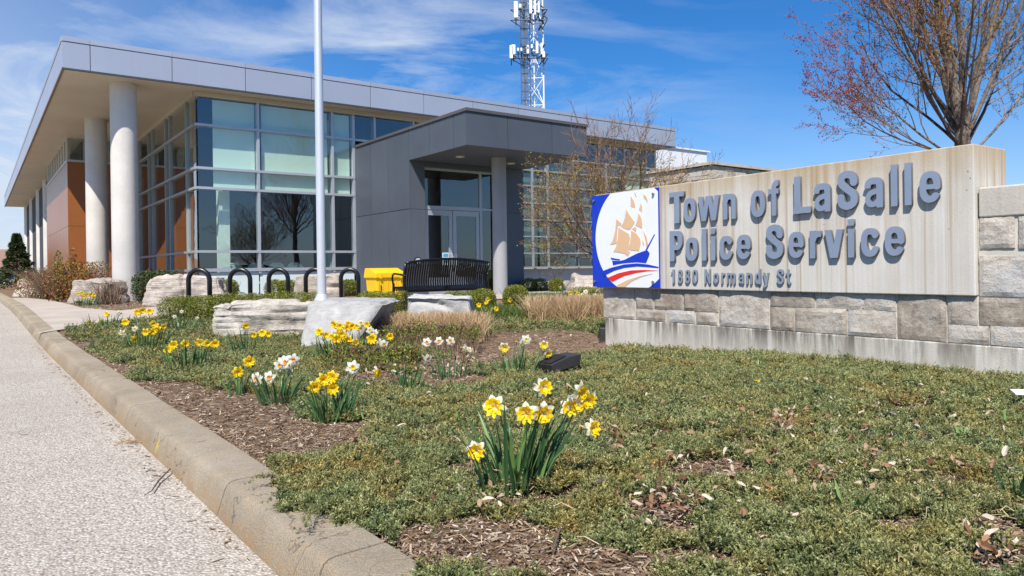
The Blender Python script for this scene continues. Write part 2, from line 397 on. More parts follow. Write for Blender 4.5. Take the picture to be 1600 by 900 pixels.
# aggregate road
def m_aggregate():
    m, s = new_mat('exposed aggregate'); v = s.coord()
    v2 = s.n('ShaderNodeVectorMath', {0: v, 1: s.n('ShaderNodeTexNoise', {'Vector': v, 'Scale': 60., 'Detail': 2}).outputs['Color']}, operation='ADD')
    vo = s.n('ShaderNodeTexVoronoi', {'Vector': s.n('ShaderNodeMapping', {0: v, 'Scale': (1, 1.0, 1)}).outputs[0], 'Scale': 100., 'Randomness': 1.})
    cc = s.n('ShaderNodeSeparateColor', {0: vo.outputs['Color']}).outputs
    col = s.ramp(cc[0], [(0., rgb(.17, .145, .12)), (.14, rgb(.34, .29, .235)), (.4, rgb(.50, .45, .38)), (.75, rgb(.59, .55, .48)), (.95, rgb(.70, .67, .60))])
    edge = s.ramp(vo.outputs['Distance'], [(.35, 0.), (.75, 1.)])
    col = s.mix(s.math('MULTIPLY', edge, .75), col, rgb(.30, .26, .22))
    big = s.noise(v, .8, 4, .6); col = s.mix(s.math('MULTIPLY', s.ramp(big, [(.35, 1.), (.7, 0.)]), .38), col, rgb(.30, .26, .215))
    st_ = s.noise(v, 3.3, 6, .7); col = s.mix(s.math('MULTIPLY', s.ramp(st_, [(.56, 0.), (.75, 1.)]), .35), col, rgb(.24, .20, .16))
    hgt = s.math('SUBTRACT', 1., vo.outputs['Distance'])
    return fin(m, s, col, .85, s.bump(hgt, .006, 1.), 0, .3)
M['road'] = m_aggregate()
def m_kerb():
    m, s = new_mat('kerb concrete'); v = s.coord()
    big = s.noise(v, 1.1, 5, .6, .3); mid = s.noise(v, 6., 6, .65); fine = s.noise(v, 160, 3, .7)
    col = s.ramp(big, [(.3, rgb(.24, .20, .145)), (.5, rgb(.34, .29, .215)), (.72, rgb(.42, .365, .285))])
    col = s.mix(s.math('MULTIPLY', s.ramp(mid, [(.48, 0.), (.7, 1.)]), .35), col, rgb(.25, .20, .15))
    vs = s.noise(v, 3.2, 7, .8, 1.4)
    col = s.mix(s.math('MULTIPLY', s.ramp(vs, [(.50, 0.), (.515, 1.), (.53, 0.)]), .5), col, rgb(.52, .33, .14))
    col = s.mix(s.math('MULTIPLY', s.ramp(fine, [(.40, 1.), (.52, 0.)]), .5), col, rgb(.16, .13, .10))
    agg = s.n('ShaderNodeTexVoronoi', {'Vector': v, 'Scale': 95.}); col = s.mix(s.math('MULTIPLY', s.ramp(agg.outputs['Distance'], [(.1, 1.), (.2, 0.)]), .4), col, rgb(.56, .50, .42))
    zz = s.n('ShaderNodeSeparateXYZ', {0: v}).outputs[2]; low = s.n('ShaderNodeMapRange', {0: zz, 1: -.13, 2: -.04, 3: 1., 4: 0.}).outputs[0]
    col = s.mix(s.math('MULTIPLY', s.math('MULTIPLY', low, s.ramp(s.noise(v, 9., 6, .75), [(.38, 0.), (.6, 1.)])), .75), col, rgb(.36, .21, .09))
    ck = s.n('ShaderNodeTexVoronoi', {'Vector': s.n('ShaderNodeVectorMath', {0: v, 1: s.n('ShaderNodeTexNoise', {'Vector': v, 'Scale': 4., 'Detail': 4.}).outputs['Color']}, operation='ADD').outputs[0], 'Scale': 1.1}, feature='DISTANCE_TO_EDGE')
    col = s.mix(s.math('MULTIPLY', s.ramp(ck.outputs['Distance'], [(.004, 1.), (.009, 0.)]), .6), col, rgb(.10, .08, .06))
    dv = s.n('ShaderNodeVectorMath', {0: s.n('ShaderNodeMapping', {0: v, 'Location': (1.905, -3.90, .05), 'Scale': (1, 1, .6)}).outputs[0]}, operation='LENGTH').outputs['Value']
    col = s.mix(s.math('MULTIPLY', s.ramp(s.math('ADD', dv, s.math('MULTIPLY', mid, .03)), [(.03, 1.), (.05, 0.)]), .55), col, rgb(.62, .50, .02))
    return fin(m, s, col, .92, s.bump(s.math('ADD', fine, s.math('MULTIPLY', mid, 1.8)), .007), 0, .2)
M['kerb'] = m_kerb()
def m_soil():
    m, s = new_mat('mulch soil'); v = s.coord()
    a = s.noise(v, 18, 6, .7, .5); b = s.noise(v, 90, 4, .7); c = s.noise(v, 1.2, 3)
    col = s.ramp(a, [(.3, rgb(.055, .032, .018)), (.5, rgb(.15, .092, .052)), (.62, rgb(.24, .16, .10)), (.75, rgb(.35, .26, .18))])
    vo = s.n('ShaderNodeTexVoronoi', {'Vector': s.coord((45, 120, 60), rot=(0, 0, .6)), 'Scale': 1.})
    cc = s.n('ShaderNodeSeparateColor', {0: vo.outputs['Color']}).outputs
    col = s.mix(s.ramp(cc[0], [(.6, 0.), (.64, .8)]), col, s.ramp(cc[1], [(0., rgb(.16, .10, .07)), (1., rgb(.38, .31, .25))]))
    return fin(m, s, col, .95, s.bump(s.math('ADD', a, s.math('MULTIPLY', b, .5)), .02), 0, .1)
M['soil'] = m_soil()
def m_lawn(name, c):
    m, s = new_mat(name); v = s.coord()
    a = s.noise(v, 25, 5, .7); b = s.noise(v, 1., 3)
    col = s.ramp(s.math('ADD', s.math('MULTIPLY', a, .6), s.math('MULTIPLY', b, .4)), [(.3, rgb(*[x*.55 for x in c])), (.7, rgb(*[x*1.35 for x in c]))])
    return fin(m, s, col, .95, s.bump(a, .03), 0, .1)
M['lawn'] = m_lawn('far grass', (.07, .11, .025))
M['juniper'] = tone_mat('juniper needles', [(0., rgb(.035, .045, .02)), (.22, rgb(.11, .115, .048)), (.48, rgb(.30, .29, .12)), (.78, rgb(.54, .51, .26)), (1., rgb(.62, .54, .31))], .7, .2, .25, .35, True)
M['box_leaf'] = tone_mat('boxwood leaf', [(0., rgb(.05, .07, .01)), (.5, rgb(.16, .19, .02)), (1., rgb(.36, .36, .06))], .45, .2)
M['grass'] = tone_mat('grass blade', [(0., rgb(.04, .075, .015)), (.6, rgb(.10, .165, .035)), (1., rgb(.20, .24, .07))], .6, .25, .3, .2)
M['dry'] = tone_mat('dried grass', [(0., rgb(.24, .14, .07)), (.4, rgb(.52, .36, .19)), (1., rgb(.74, .58, .37))], .8, .15)
M['chip'] = tone_mat('wood chip', [(0., rgb(.06, .034, .02)), (.4, rgb(.19, .118, .07)), (.75, rgb(.33, .24, .16)), (1., rgb(.55, .47, .37))], .9, 0, .15, 1.0)
M['litter'] = tone_mat('dead leaf', [(0., rgb(.13, .07, .04)), (.35, rgb(.30, .165, .09)), (.7, rgb(.42, .31, .22)), (1., rgb(.55, .47, .38))], .8, .1, .2, 1.0)
M['spirea'] = tone_mat('spirea leaf', [(0., rgb(.14, .05, .03)), (.3, rgb(.22, .11, .05)), (.42, rgb(.10, .15, .02)), (1., rgb(.24, .32, .05))], .6, .2)
M['fall'] = tone_mat('barberry leaf', [(0., rgb(.16, .06, .035)), (.35, rgb(.26, .10, .035)), (.6, rgb(.42, .14, .03)), (.8, rgb(.24, .22, .03)), (1., rgb(.12, .22, .03))], .6, .2)
M['brush'] = tone_mat('grey brown twigs', [(0., rgb(.09, .055, .04)), (.6, rgb(.22, .145, .10)), (1., rgb(.32, .23, .14))], .8)
M['conifer'] = tone_mat('spruce needles', [(0., rgb(.014, .026, .010)), (.6, rgb(.045, .075, .022)), (1., rgb(.10, .13, .03))], .7)
M['bud_red'] = tone_mat('red maple bud', [(0., rgb(.16, .02, .04)), (.42, rgb(.36, .06, .08)), (.58, rgb(.26, .17, .04)), (1., rgb(.34, .30, .07))], .6, .2)
M['bud_gold'] = tone_mat('golden leaf bud', [(0., rgb(.20, .11, .02)), (.5, rgb(.42, .29, .04)), (1., rgb(.40, .40, .07))], .6, .3)
M['blade'] = tone_mat('daffodil leaf', [(0., rgb(.028, .075, .028)), (.5, rgb(.085, .185, .07)), (.85, rgb(.16, .28, .07)), (1., rgb(.26, .30, .10))], .42, .22, .5)
def petal_mat(name, c, c2, tr=.35):
    m, s = new_mat(name); v = s.coord()
    col = s.ramp(s.noise(v, 60, 3), [(.3, rgb(*c)), (.7, rgb(*c2))])
    p = s.n('ShaderNodeBsdfPrincipled', {'Base Color': col, 'Roughness': .55, 'Specular IOR Level': .3}); t = s.n('ShaderNodeBsdfTranslucent', {0: col})
    s.n('ShaderNodeOutputMaterial', {0: s.n('ShaderNodeMixShader', {0: tr, 1: p.outputs[0], 2: t.outputs[0]}).outputs[0]}); return m
M['petal_white'] = petal_mat('white petal', (.78, .77, .62), (.86, .86, .76))
M['petal_yellow'] = petal_mat('yellow petal', (.86, .62, .03), (.90, .74, .08))
M['corona_yellow'] = petal_mat('yellow trumpet', (.92, .60, .0), (.96, .74, .01), .3)
M['corona_orange'] = petal_mat('orange trumpet', (.85, .30, .02), (.92, .46, .05), .25)
M['stem'] = simple('flower stem', (.10, .17, .05), .5, 0, .2, 20)
M['sheath'] = simple('papery sheath', (.42, .33, .17), .7, 0, .2, 20)

# ================================================================== GROUND, ROAD, KERB
def pq(p, q): return (.8*p-.6*q, .6*p+.8*q)      # p across the kerb, q along it
def sheet(name, ps, qs, zf, mat, kind='structure'):
    P, Q = np.meshgrid(ps, qs); X = .8*P-.6*Q; Y = .6*P+.8*Q; Z = zf(X, Y)
    V = np.stack([X, Y, Z], -1).reshape(-1, 3); n, m = len(ps), len(qs)
    i = np.arange(n-1)[None, :]+np.arange(m-1)[:, None]*n
    Fc = np.stack([i, i+1, i+1+n, i+n], -1).reshape(-1, 4)
    o = link(name, np_mesh(name, V, Fc, [mat], smooth=True)); o['kind'] = kind; return o
def gnoise(x, y):
    return .012*np.sin(x*3.1+np.sin(y*2.3)*1.3)*np.sin(y*2.7+x*.7)+.006*np.sin(x*9.+y*4.)*np.sin(y*11.-x*3)
sheet('ground', np.array([-400, -60, -16, 60, 400.]), np.array([-300, -30, 70, 400, 900.]), lambda x, y: 0*x-.32, M['lawn'])
sheet('road', np.r_[np.arange(-14, .83, .5), .83], np.r_[np.arange(-12, 40, .5), np.arange(40, 140, 4.)], lambda x, y: terrain(x, y)*0+.18*smooth(8., 17., y)-.13, M['road'])
sheet('garden_bed', np.r_[np.arange(1.0, 9, .05), np.arange(9, 60, .5)], np.r_[np.arange(-6, 0, .3), np.arange(0, 14, .05), np.arange(14, 70, .5)],
      lambda x, y: terrain(x, y)+gnoise(x, y)-.012-.03*(1-smooth(1., 1.12, .8*x+.6*y)), M['soil'])
kerb = thing('kerb', None, None); kerb['kind'] = 'structure'
prof = [(.83, -.16), (.79, -.16), (.795, -.12), (.824, -.030), (.833, -.012), (.848, -.002), (.87, .002), (1.03, .006), (1.035, -.12), (.83, -.16)][:-1]
qs_ = [-4, -1.2, .9, 2.05, 3.05, 5.2, 7.35, 9.5, 11.6, 13.8, 16, 18.3, 20.6, 23, 26, 30, 35, 42]
for k in range(len(qs_)-1):
    q0, q1 = qs_[k]+.005, qs_[k+1]-.005; m = MB(); ns = 8
    vs = []
    for i in range(ns+1):
        q = q0+(q1-q0)*i/ns
        for (p, z) in prof:
            e = .0012*math.sin(q*3.1+p*20)+.0025*mnoise.noise(Vector((q*3, p*14, z*9)))
            x, y = pq(p+e, q); vs.append((x, y, z+e+.18*float(smooth(8., 17., y))))
    n = len(prof)
    fs = [(i*n+j, i*n+(j+1) % n, (i+1)*n+(j+1) % n, (i+1)*n+j) for i in range(ns) for j in range(n)]
    fs += [tuple(range(n)), tuple(ns*n+j for j in reversed(range(n)))]
    m.add(vs, fs); m.build('kerb_segment', M['kerb'], kerb, angle=32, bevel=0)
# paved walk to the entrance
from mathutils.geometry import delaunay_2d_cdt
def paved(name, poly, mat, dz=.02, step=.5, kind='structure', thick=.1):
    n = len(poly); vs = [Vector(p) for p in poly]; ed = []
    dense = []
    for i in range(n):
        a, b = vs[i], vs[(i+1) % n]; k = max(1, int((b-a).length/step))
        dense += [a.lerp(b, j/k) for j in range(k)]
    n = len(dense); ed = [(i, (i+1) % n) for i in range(n)]
    xs = [p.x for p in dense]; ys = [p.y for p in dense]; pts = list(dense)
    x = min(xs)
    while x < max(xs):
        y = min(ys)
        while y < max(ys): pts.append(Vector((x+.01, y+.013))); y += step
        x += step
    r = delaunay_2d_cdt(pts, ed, [], 1, 1e-5)
    V = [(v.x, v.y, float(terrain(v.x, v.y))+dz) for v in r[0]]
    me = bpy.data.meshes.new(name); me.from_pydata(V, [], [tuple(f) for f in r[2]]); setmat(me, mat)
    o = link(name, me); o['kind'] = kind; return o
walk = [W(a, b, 0).xy for a, b in [(-1.02, -7.35), (-.3, -6.5), (.9, -5.7), (3, -5.3), (6, -5.6), (9, -7.2), (12, -6.8), (13.5, -4.5), (13, -2.75), (7.3, -2.76), (7.2, -3.0), (3.5, -3.0), (1.5, -2.9), (.55, -3.7), (.1, -2.3), (-.05, 1.0), (-.15, 3.1), (-.5, 6.)]]
walk += [Vector(pq(1.02, 25)), Vector(pq(1.02, 12.6))]
paved('pavement', walk, M['walk'], .012)
paved('grass_verge', [W(a, b, 0).xy for a, b in [(9, -7.3), (12, -6.95), (13.7, -4.4), (20, -3.5), (22, -9), (15, -12), (10.5, -9.)]], M['lawn'], .008)

# ================================================================== POLICE BUILDING
bld = thing('police_building', 'low grey metal clad station with deep overhanging flat roof, glass corner and brown side', 'building', W(8, 5, 0))
def part(name, mats, fn, bevel=0., parent=bld, **kw):
    m = MB(); fn(m); return m.build(name, mats, parent, bevel=bevel, **kw)
ZS, ZT = 5.52, 6.26
part('roof', M['fascia_back'], lambda m: m.ab(.03, 20.66, .03, 41.3, ZS+.03, ZT-.02))
part('soffit', M['soffit'], lambda m: m.ab(.05, 20.64, .05, 41.25, ZS-.0, ZS+.028))
part('edge_trim', M['gutter'], lambda m: m.ab(.0, .048, .05, 41.3, ZS-.02, ZS+.02))
part('edge_trim', M['fascia_back'], lambda m: m.ab(.0, 20.7, .0, .048, ZS-.02, ZS+.02))
js = [0.004, .56, 2.31, 4.07, 5.84, 7.6, 9.35, 11.13, 12.93, 14.69, 16.45, 18.2, 19.9, 20.69]
for a0, a1 in zip(js, js[1:]):
    part('fascia_panel', M['fascia'], lambda m: m.ab(a0+.008, a1-.008, -.0, .03, ZS+.022, ZT-.13))
    part('coping_strip', M['fascia'], lambda m: m.ab(a0+.003, a1-.003, -.012, .2, ZT-.115, ZT))
jb = [.032]+[.56+1.76*i for i in range(24)]
for b0, b1 in zip(jb, jb[1:]):
    part('fascia_panel', M['fascia'], lambda m: m.ab(-.0, .03, b0+.008, b1-.008, ZS+.022, ZT-.13))
    part('coping_strip', M['fascia'], lambda m: m.ab(-.012, .2, b0+.003, b1-.003, ZT-.115, ZT-.002))
part('fascia_panel', M['fascia'], lambda m: m.ab(20.66, 20.69, .04, 12, ZS+.022, ZT))
# columns: one shape, copied
m = MB(); m.lathe((0, 0, 0), [(.30, 0), (.30, 1.3), (.301, 2.6), (.30, 3.9), (.30, ZS-.05)], 40)
colmesh = m.mesh('column', M['column']); colmesh.polygons.foreach_set('use_smooth', [True]*len(colmesh.polygons)); colmesh.set_sharp_from_angle(angle=rad(40))
c0 = None
for b in (.86, 5.95, 23.2, 28.3, 34.4, 40.3):
    if c0 is None: c0 = link('column', colmesh, bld)
    c = c0 if b == .86 else c0.copy()
    if c is not c0: COL.objects.link(c)
    c.parent = bld; c.matrix_parent_inverse = Matrix.Translation(-bld.location); c.location = W(1.36, b, .05)
# glazing ------------------------------------------------------------
FB = .6; GA = 2.98
rows = [.90, 1.385, 3.03, 3.545, 4.66, 5.40]
def vmull_f(a, z0, z1, w_=.07, mat='mullion', dep=.12): part('mullion', M[mat], lambda m: m.ab(a-w_/2, a+w_/2, FB-.045, FB+dep, z0, z1))
def trans_f(a0, a1, z, h=.065, mat='mullion', out=.055): part('transom', M[mat], lambda m: m.ab(a0, a1, FB-out, FB+.11, z-h/2, z+h/2))
fm = [4.55, 6.66, 7.31]
part('head_trim', M['soffit'], lambda m: m.ab(GA-.02, 20.1, FB-.06, FB+.1, 5.40, ZS-.003))
part('head_trim', M['soffit'], lambda m: m.ab(GA-.06, GA+.1, FB+.102, 9.78, 5.40, ZS-.003))
for a in fm: vmull_f(a, .80, 5.398)
for z in rows[:-1]: trans_f(GA-.03, 7.34, z, .085 if z < 1 else .065)
edges_f = [GA+.01, 4.55, 6.66, 7.31]
for i in range(3):
    for j in range(5):
        part('window_pane', M['glass'], lambda m: m.ab(edges_f[i]+.03, edges_f[i+1]-.03, FB, FB+.012, rows[j]+.03, rows[j+1]-.03))
for i in range(3):
    part('spandrel_panel', M['white_panel'], lambda m: m.ab(edges_f[i]+.02, edges_f[i+1]-.02, FB+.0, FB+.05, .24, .84))
part('base_trim', M['mullion'], lambda m: m.ab(GA, 7.33, FB-.03, FB+.06, .05, .238))
# clerestory band above the vestibule, running on to the right end
ups = [7.31, 7.99, 9.3, 10.6, 11.9, 13.2, 14.5, 15.8, 17.1, 18.4, 19.6, 20.1]
for a in ups[1:]: vmull_f(a, 4.2, 5.398, .06)
trans_f(7.35, 20.13, 4.66, .06)
for a0, a1 in zip(ups, ups[1:]): part('window_pane', M['glass'], lambda m: m.ab(a0+.03, a1-.03, FB, FB+.012, 4.69, 5.39))
# side glazing (faces left)
gb = [FB, 1.55, 3.62, 4.22, 6.2, 6.86, 8.57, 9.2, 9.78]
for b in gb[1:-1]: part('mullion', M['mullion_dim'], lambda m: m.ab(GA-.05, GA+.11, b-.035, b+.035, .2, 5.398))
for z in rows[:-1]: part('transom', M['mullion_dim'], lambda m: m.ab(GA-.055, GA+.11, FB+.06, 9.78, z-.032, z+.032))
for b0, b1 in zip(gb, gb[1:]):
    for j in range(5):
        part('window_pane', M['glass_side'], lambda m: m.ab(GA, GA+.012, b0+.03, b1-.03, rows[j]+.03, rows[j+1]-.03))
part('base_trim', M['brown'], lambda m: m.ab(GA+.0, GA+.06, FB+.06, 9.78, .05, .866))
# interior
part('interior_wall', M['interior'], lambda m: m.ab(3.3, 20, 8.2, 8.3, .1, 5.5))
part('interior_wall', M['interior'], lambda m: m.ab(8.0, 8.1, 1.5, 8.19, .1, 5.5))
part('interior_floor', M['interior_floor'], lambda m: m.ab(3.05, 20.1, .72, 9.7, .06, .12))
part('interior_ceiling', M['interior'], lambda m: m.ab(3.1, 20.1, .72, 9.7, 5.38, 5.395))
M['blind_shaded'] = simple('shaded roller blind', (.15, .19, .15), .9, 0, .15, .8)  # darker copy of the blind: shade behind the louvres put into its colour
def blind(a0, a1, z0, z1, b=.72, mat='blind'): part('roller_blind', M[mat], lambda m: m.ab(a0, a1, b, b+.012, z0, z1))
blind(3.42, 4.5, 3.05, 5.37); blind(4.68, 6.56, 3.05, 5.37); blind(6.74, 7.24, 3.05, 5.37)
part('interior_column', M['interior_white'], lambda m: m.ab(3.62, 3.90, 1.0, 1.25, .12, 5.37))
part('interior_column', M['interior_white'], lambda m: m.ab(6.95, 7.03, 1.4, 1.9, .12, 5.37))
def chair(x):
    def f(m):
        m.tube([W(x-.22, 2.2, .55), W(x-.25, 2.2, .95), W(x-.12, 2.2, 1.08), W(x+.12, 2.2, 1.08), W(x+.25, 2.2, .95), W(x+.22, 2.2, .55)], .022, 6)
        m.ab(x-.2, x+.2, 2.18, 2.22, .75, 1.05); m.ab(x-.25, x+.25, 1.7, 2.2, .5, .56)
    part('waiting_chair', M['interior_white'], f)
for x in (4.3, 4.95, 5.55, 6.1): chair(x)
# brown wing
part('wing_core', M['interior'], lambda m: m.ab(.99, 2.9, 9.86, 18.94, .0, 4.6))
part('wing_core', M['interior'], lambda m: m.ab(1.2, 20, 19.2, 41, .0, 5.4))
for z0, z1 in ((.12, 2.495), (2.505, 4.70)):
    part('wall_panel', M['brown'], lambda m: m.ab(.94, 2.96, 9.80, 9.85, z0, z1))
    for i in range(6):
        b0 = 9.852+i*1.52; part('wall_panel', M['brown'], lambda m: m.ab(.94, .985, b0+.004, b0+1.516, z0, z1))
part('sill_trim', M['mullion'], lambda m: m.ab(.92, 2.97, 9.77, 9.86, 4.705, 4.78))
part('sill_trim', M['mullion'], lambda m: m.ab(.92, .985, 9.862, 18.97, 4.705, 4.78))
for a0, a1 in zip([.96, 1.45, 2.2, 2.96], [1.45, 2.2, 2.96]):
    part('window_pane', M['glass'], lambda m: m.ab(a0+.03, a1-.03, 9.84, 9.85, 4.78, 5.50)); part('mullion', M['mullion_dim'], lambda m: m.ab(a1-.03, a1+.028, 9.81, 9.9, 4.781, 5.515))
for i in range(9):
    b0 = 9.9+i; part('window_pane', M['glass'], lambda m: m.ab(.965, .975, b0+.03, b0+.97, 4.78, 5.50)); part('mullion', M['mullion_dim'], lambda m: m.ab(.95, 1.03, b0-.03, b0+.028, 4.781, 5.515))
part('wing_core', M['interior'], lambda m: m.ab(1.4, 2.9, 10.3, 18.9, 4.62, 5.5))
# vestibule -----------------------------------------------------------
VA0, VA1, VB, CB, CZ = 7.35, 11.0, -2.72, -5.45, 3.65
CT = 4.42
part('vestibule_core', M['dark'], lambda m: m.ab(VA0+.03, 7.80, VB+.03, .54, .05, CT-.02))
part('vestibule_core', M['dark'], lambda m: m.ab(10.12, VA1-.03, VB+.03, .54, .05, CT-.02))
sb = [.56, -.48, -1.54, VB]
for b1, b0 in zip(sb, sb[1:]):
    part('wall_panel', M['clad'], lambda m: m.ab(VA0, VA0+.028, b0+(.0 if b0 == VB else .008), b1-.008, .12, 2.393))
    part('wall_panel', M['clad'], lambda m: m.ab(VA0, VA0+.028, b0+.008, b1-.008, 2.407, CT-.002))
cb_ = [VB, -3.77, -4.89, CB+.03]
for b1, b0 in zip(cb_, cb_[1:]): part('canopy_panel', M['clad'], lambda m: m.ab(VA0, VA0+.03, b0+.008, b1-.008, CZ, CT-.002))
cf = [VA0, 8.5, 9.85, VA1]
for a0, a1 in zip(cf, cf[1:]): part('canopy_panel', M['clad'], lambda m: m.ab(a0+.007, a1-.007, CB, CB+.028, CZ, CT-.002))
part('canopy_panel', M['clad'], lambda m: m.ab(VA1-.03, VA1, CB+.03, .5, CZ, CT-.002))
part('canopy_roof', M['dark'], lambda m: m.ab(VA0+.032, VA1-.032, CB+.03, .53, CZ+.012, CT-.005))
part('canopy_soffit', M['clad'], lambda m: m.ab(VA0+.03, VA1-.03, CB+.03, VB-.002, CZ-.0, CZ+.011))
part('roof_edge', M['coping_metal'], lambda m: (m.ab(VA0-.03, VA0+.12, CB-.03, .5, CT+.0, CT+.07), m.ab(VA0+.122, VA1+.03, CB-.03, CB+.12, CT, CT+.07)))
part('roof_edge', M['coping_metal'], lambda m: m.ab(VA0+.122, VA1+.03, CB+.122, .5, CT, CT+.045))
for z0, z1 in ((.12, 2.396), (2.404, CZ-.002)):
    part('wall_panel', M['clad'], lambda m: m.ab(VA0+.03, 7.80, VB, VB+.028, z0, z1))
    part('wall_panel', M['clad'], lambda m: m.ab(10.10, VA1, VB, VB+.028, z0, z1))
part('wall_panel', M['clad'], lambda m: m.ab(VA1-.028, VA1, VB+.03, .54, .12, CZ-.002))
DB = VB+.14
def dbar(nm, a0, a1, z0, z1, b=DB, d=.06, mat='door_frame'): part(nm, M[mat], lambda m: m.ab(a0, a1, b, b+d, z0, z1))
dbar('door_frame', 7.80, 7.85, .14, 3.52); dbar('door_frame', 9.60, 9.68, .14, 3.52); dbar('door_frame', 10.06, 10.10, .14, 3.52)
dbar('door_frame', 7.85, 9.60, 2.42, 2.52); dbar('door_frame', 7.85, 9.60, 3.46, 3.52); dbar('door_frame', 9.68, 10.06, 2.44, 2.50); dbar('door_frame', 9.68, 10.06, 3.46, 3.52)
part('lintel', M['clad'], lambda m: m.ab(7.80, 10.10, VB+.03, VB+.3, 3.525, CZ-.002))
dbar('window_pane', 7.85, 9.60, 2.52, 3.46, DB+.03, .012, 'glass'); dbar('window_pane', 9.68, 10.06, .2, 2.44, DB+.03, .012, 'glass'); dbar('window_pane', 9.68, 10.06, 2.5, 3.46, DB+.03, .012, 'glass')
def door(a0, a1, hinge, lab):
    d = thing('door', None, None, W((a0+a1)/2, DB, .16)); d.parent = bld; d.matrix_parent_inverse = Matrix.Translation(-bld.location)
    f = MB(); s_ = .11
    f.ab(a0+.005, a0+s_, DB+.01, DB+.055, .17, 2.41); f.ab(a1-s_, a1-.005, DB+.01, DB+.055, .17, 2.41)
    f.ab(a0+s_, a1-s_, DB+.01, DB+.055, 2.27, 2.41); f.ab(a0+s_, a1-s_, DB+.01, DB+.055, .17, .62)
    fr_ = f.build('door_leaf', M['door_frame'], d)
    part('door_pane', M['glass'], lambda m: m.ab(a0+s_, a1-s_, DB+.03, DB+.04, .62, 2.27), parent=d)
    ah = a1-.06 if hinge < 0 else a0+.06
    part('door_handle', M['steel'], lambda m: m.tube([W(ah, DB+.01, .95), W(ah, DB-.05, .95), W(ah, DB-.05, 1.25), W(ah, DB+.01, 1.25)], .014, 8), parent=d)
    return d
d1 = door(7.86, 8.72, -1, ''); d2 = door(8.73, 9.59, 1, '')
part('door_notice', [M['paper'], simple('notice blue', (.05, .30, .5), .5)], lambda m: (m.ab(8.40, 8.60, DB+.018, DB+.024, .95, 1.28, 0), m.ab(8.42, 8.58, DB+.012, DB+.0175, 1.17, 1.26, 1), m.ab(8.43, 8.57, DB+.012, DB+.0175, 1.02, 1.10, 1)), parent=d1)
part('door_notice', M['paper'], lambda m: m.ab(9.27, 9.42, DB+.018, DB+.024, .90, 1.0), parent=d2)
part('door_button', [M['steel'], M['black']], lambda m: (m.tube([W(7.55, VB+.0, 1.06), W(7.55, VB-.03, 1.06)], .10, 20, 1), m.tube([W(7.55, VB-.03, 1.06), W(7.55, VB-.05, 1.06)], .075, 20, 0)))
m = MB(); pp = W(9.13, -4.175, .1); m.lathe(pp, [(.235, 0), (.235, .1), (.185, .1), (.185, CZ-.1-.0)], 32); m.build('canopy_pillar', M['pillar'], bld, angle=40)
for a, b in ((8.15, -3.9), (9.95, -3.6)): part('downlight', M['glass_lens'], lambda m: m.lathe(W(a, b, CZ-.015), [(.11, 0), (.11, .014)], 18))
part('downlight', M['coping_metal'], lambda m: m.lathe(W(1.5, 2.9, ZS-.015), [(.13, 0), (.13, .014)], 18))
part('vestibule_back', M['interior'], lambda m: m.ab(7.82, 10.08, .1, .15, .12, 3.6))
# louvred glazing to the right of the vestibule
lz = [.86, 1.34, 1.91, 2.48, 3.06, 3.65, 4.18]
for z in lz: part('louvre', M['mullion_dim'], lambda m: m.ab(11.3, 20.15, FB-.26, FB-.06, z-.022, z+.022))
part('louvre', M['mullion_dim'], lambda m: m.ab(11.3, 20.15, FB-.20, FB-.06, 4.64, 4.68))
for a in (13.72, 14.40, 17.2, 19.6): part('louvre_post', M['mullion_dim'], lambda m: m.ab(a-.04, a+.04, FB-.30, FB-.262, .84, 4.66))
for a in (12.6, 13.4, 14.6, 16.0, 16.75, 18.4, 20.1): vmull_f(a, .8, 4.6, .06, 'mullion_dim')
es = [11.1, 12.6, 13.4, 14.6, 16.0, 16.75, 18.4, 20.1]
for a0, a1 in zip(es, es[1:]):
    part('window_pane', M['glass'], lambda m: m.ab(a0+.03, a1-.03, FB, FB+.012, .88, 4.63))
for a0, a1 in zip([11.1, 13.0, 14.2, 16.6, 18.4], [13.0, 14.2, 16.6, 18.4, 20.1]): part('spandrel_panel', M['clad_lite'], lambda m: m.ab(a0+.006, a1-.006, FB-.02, FB+.04, .1, .835))
for a0, a1, z0 in ((11.2, 13.3, 1.93), (13.5, 14.5, 1.2), (14.7, 15.95, 1.93), (16.05, 16.7, 1.93), (16.8, 18.3, 1.93), (18.5, 20.0, 3.0)): blind(a0, a1, z0, 4.6, .74, 'blind' if a0 > 18.4 else 'blind_shaded')
part('interior_wall', M['interior'], lambda m: m.ab(11.1, 20, 3.5, 3.6, .1, 4.9))
part('desk_clutter', [simple('yellow bag', (.5, .42, .03), .5), simple('pale bag', (.5, .6, .58), .5)], lambda m: (m.lathe(W(16.0, 1.5, .86), [(.2, 0), (.24, .2), (.1, .38)], 9, 0), m.lathe(W(16.5, 1.6, .86), [(.22, 0), (.26, .2), (.16, .33)], 9, 1)))
part('end_wall', M['mullion'], lambda m: m.ab(20.1, 20.16, FB-.04, 12, .1, 5.5))

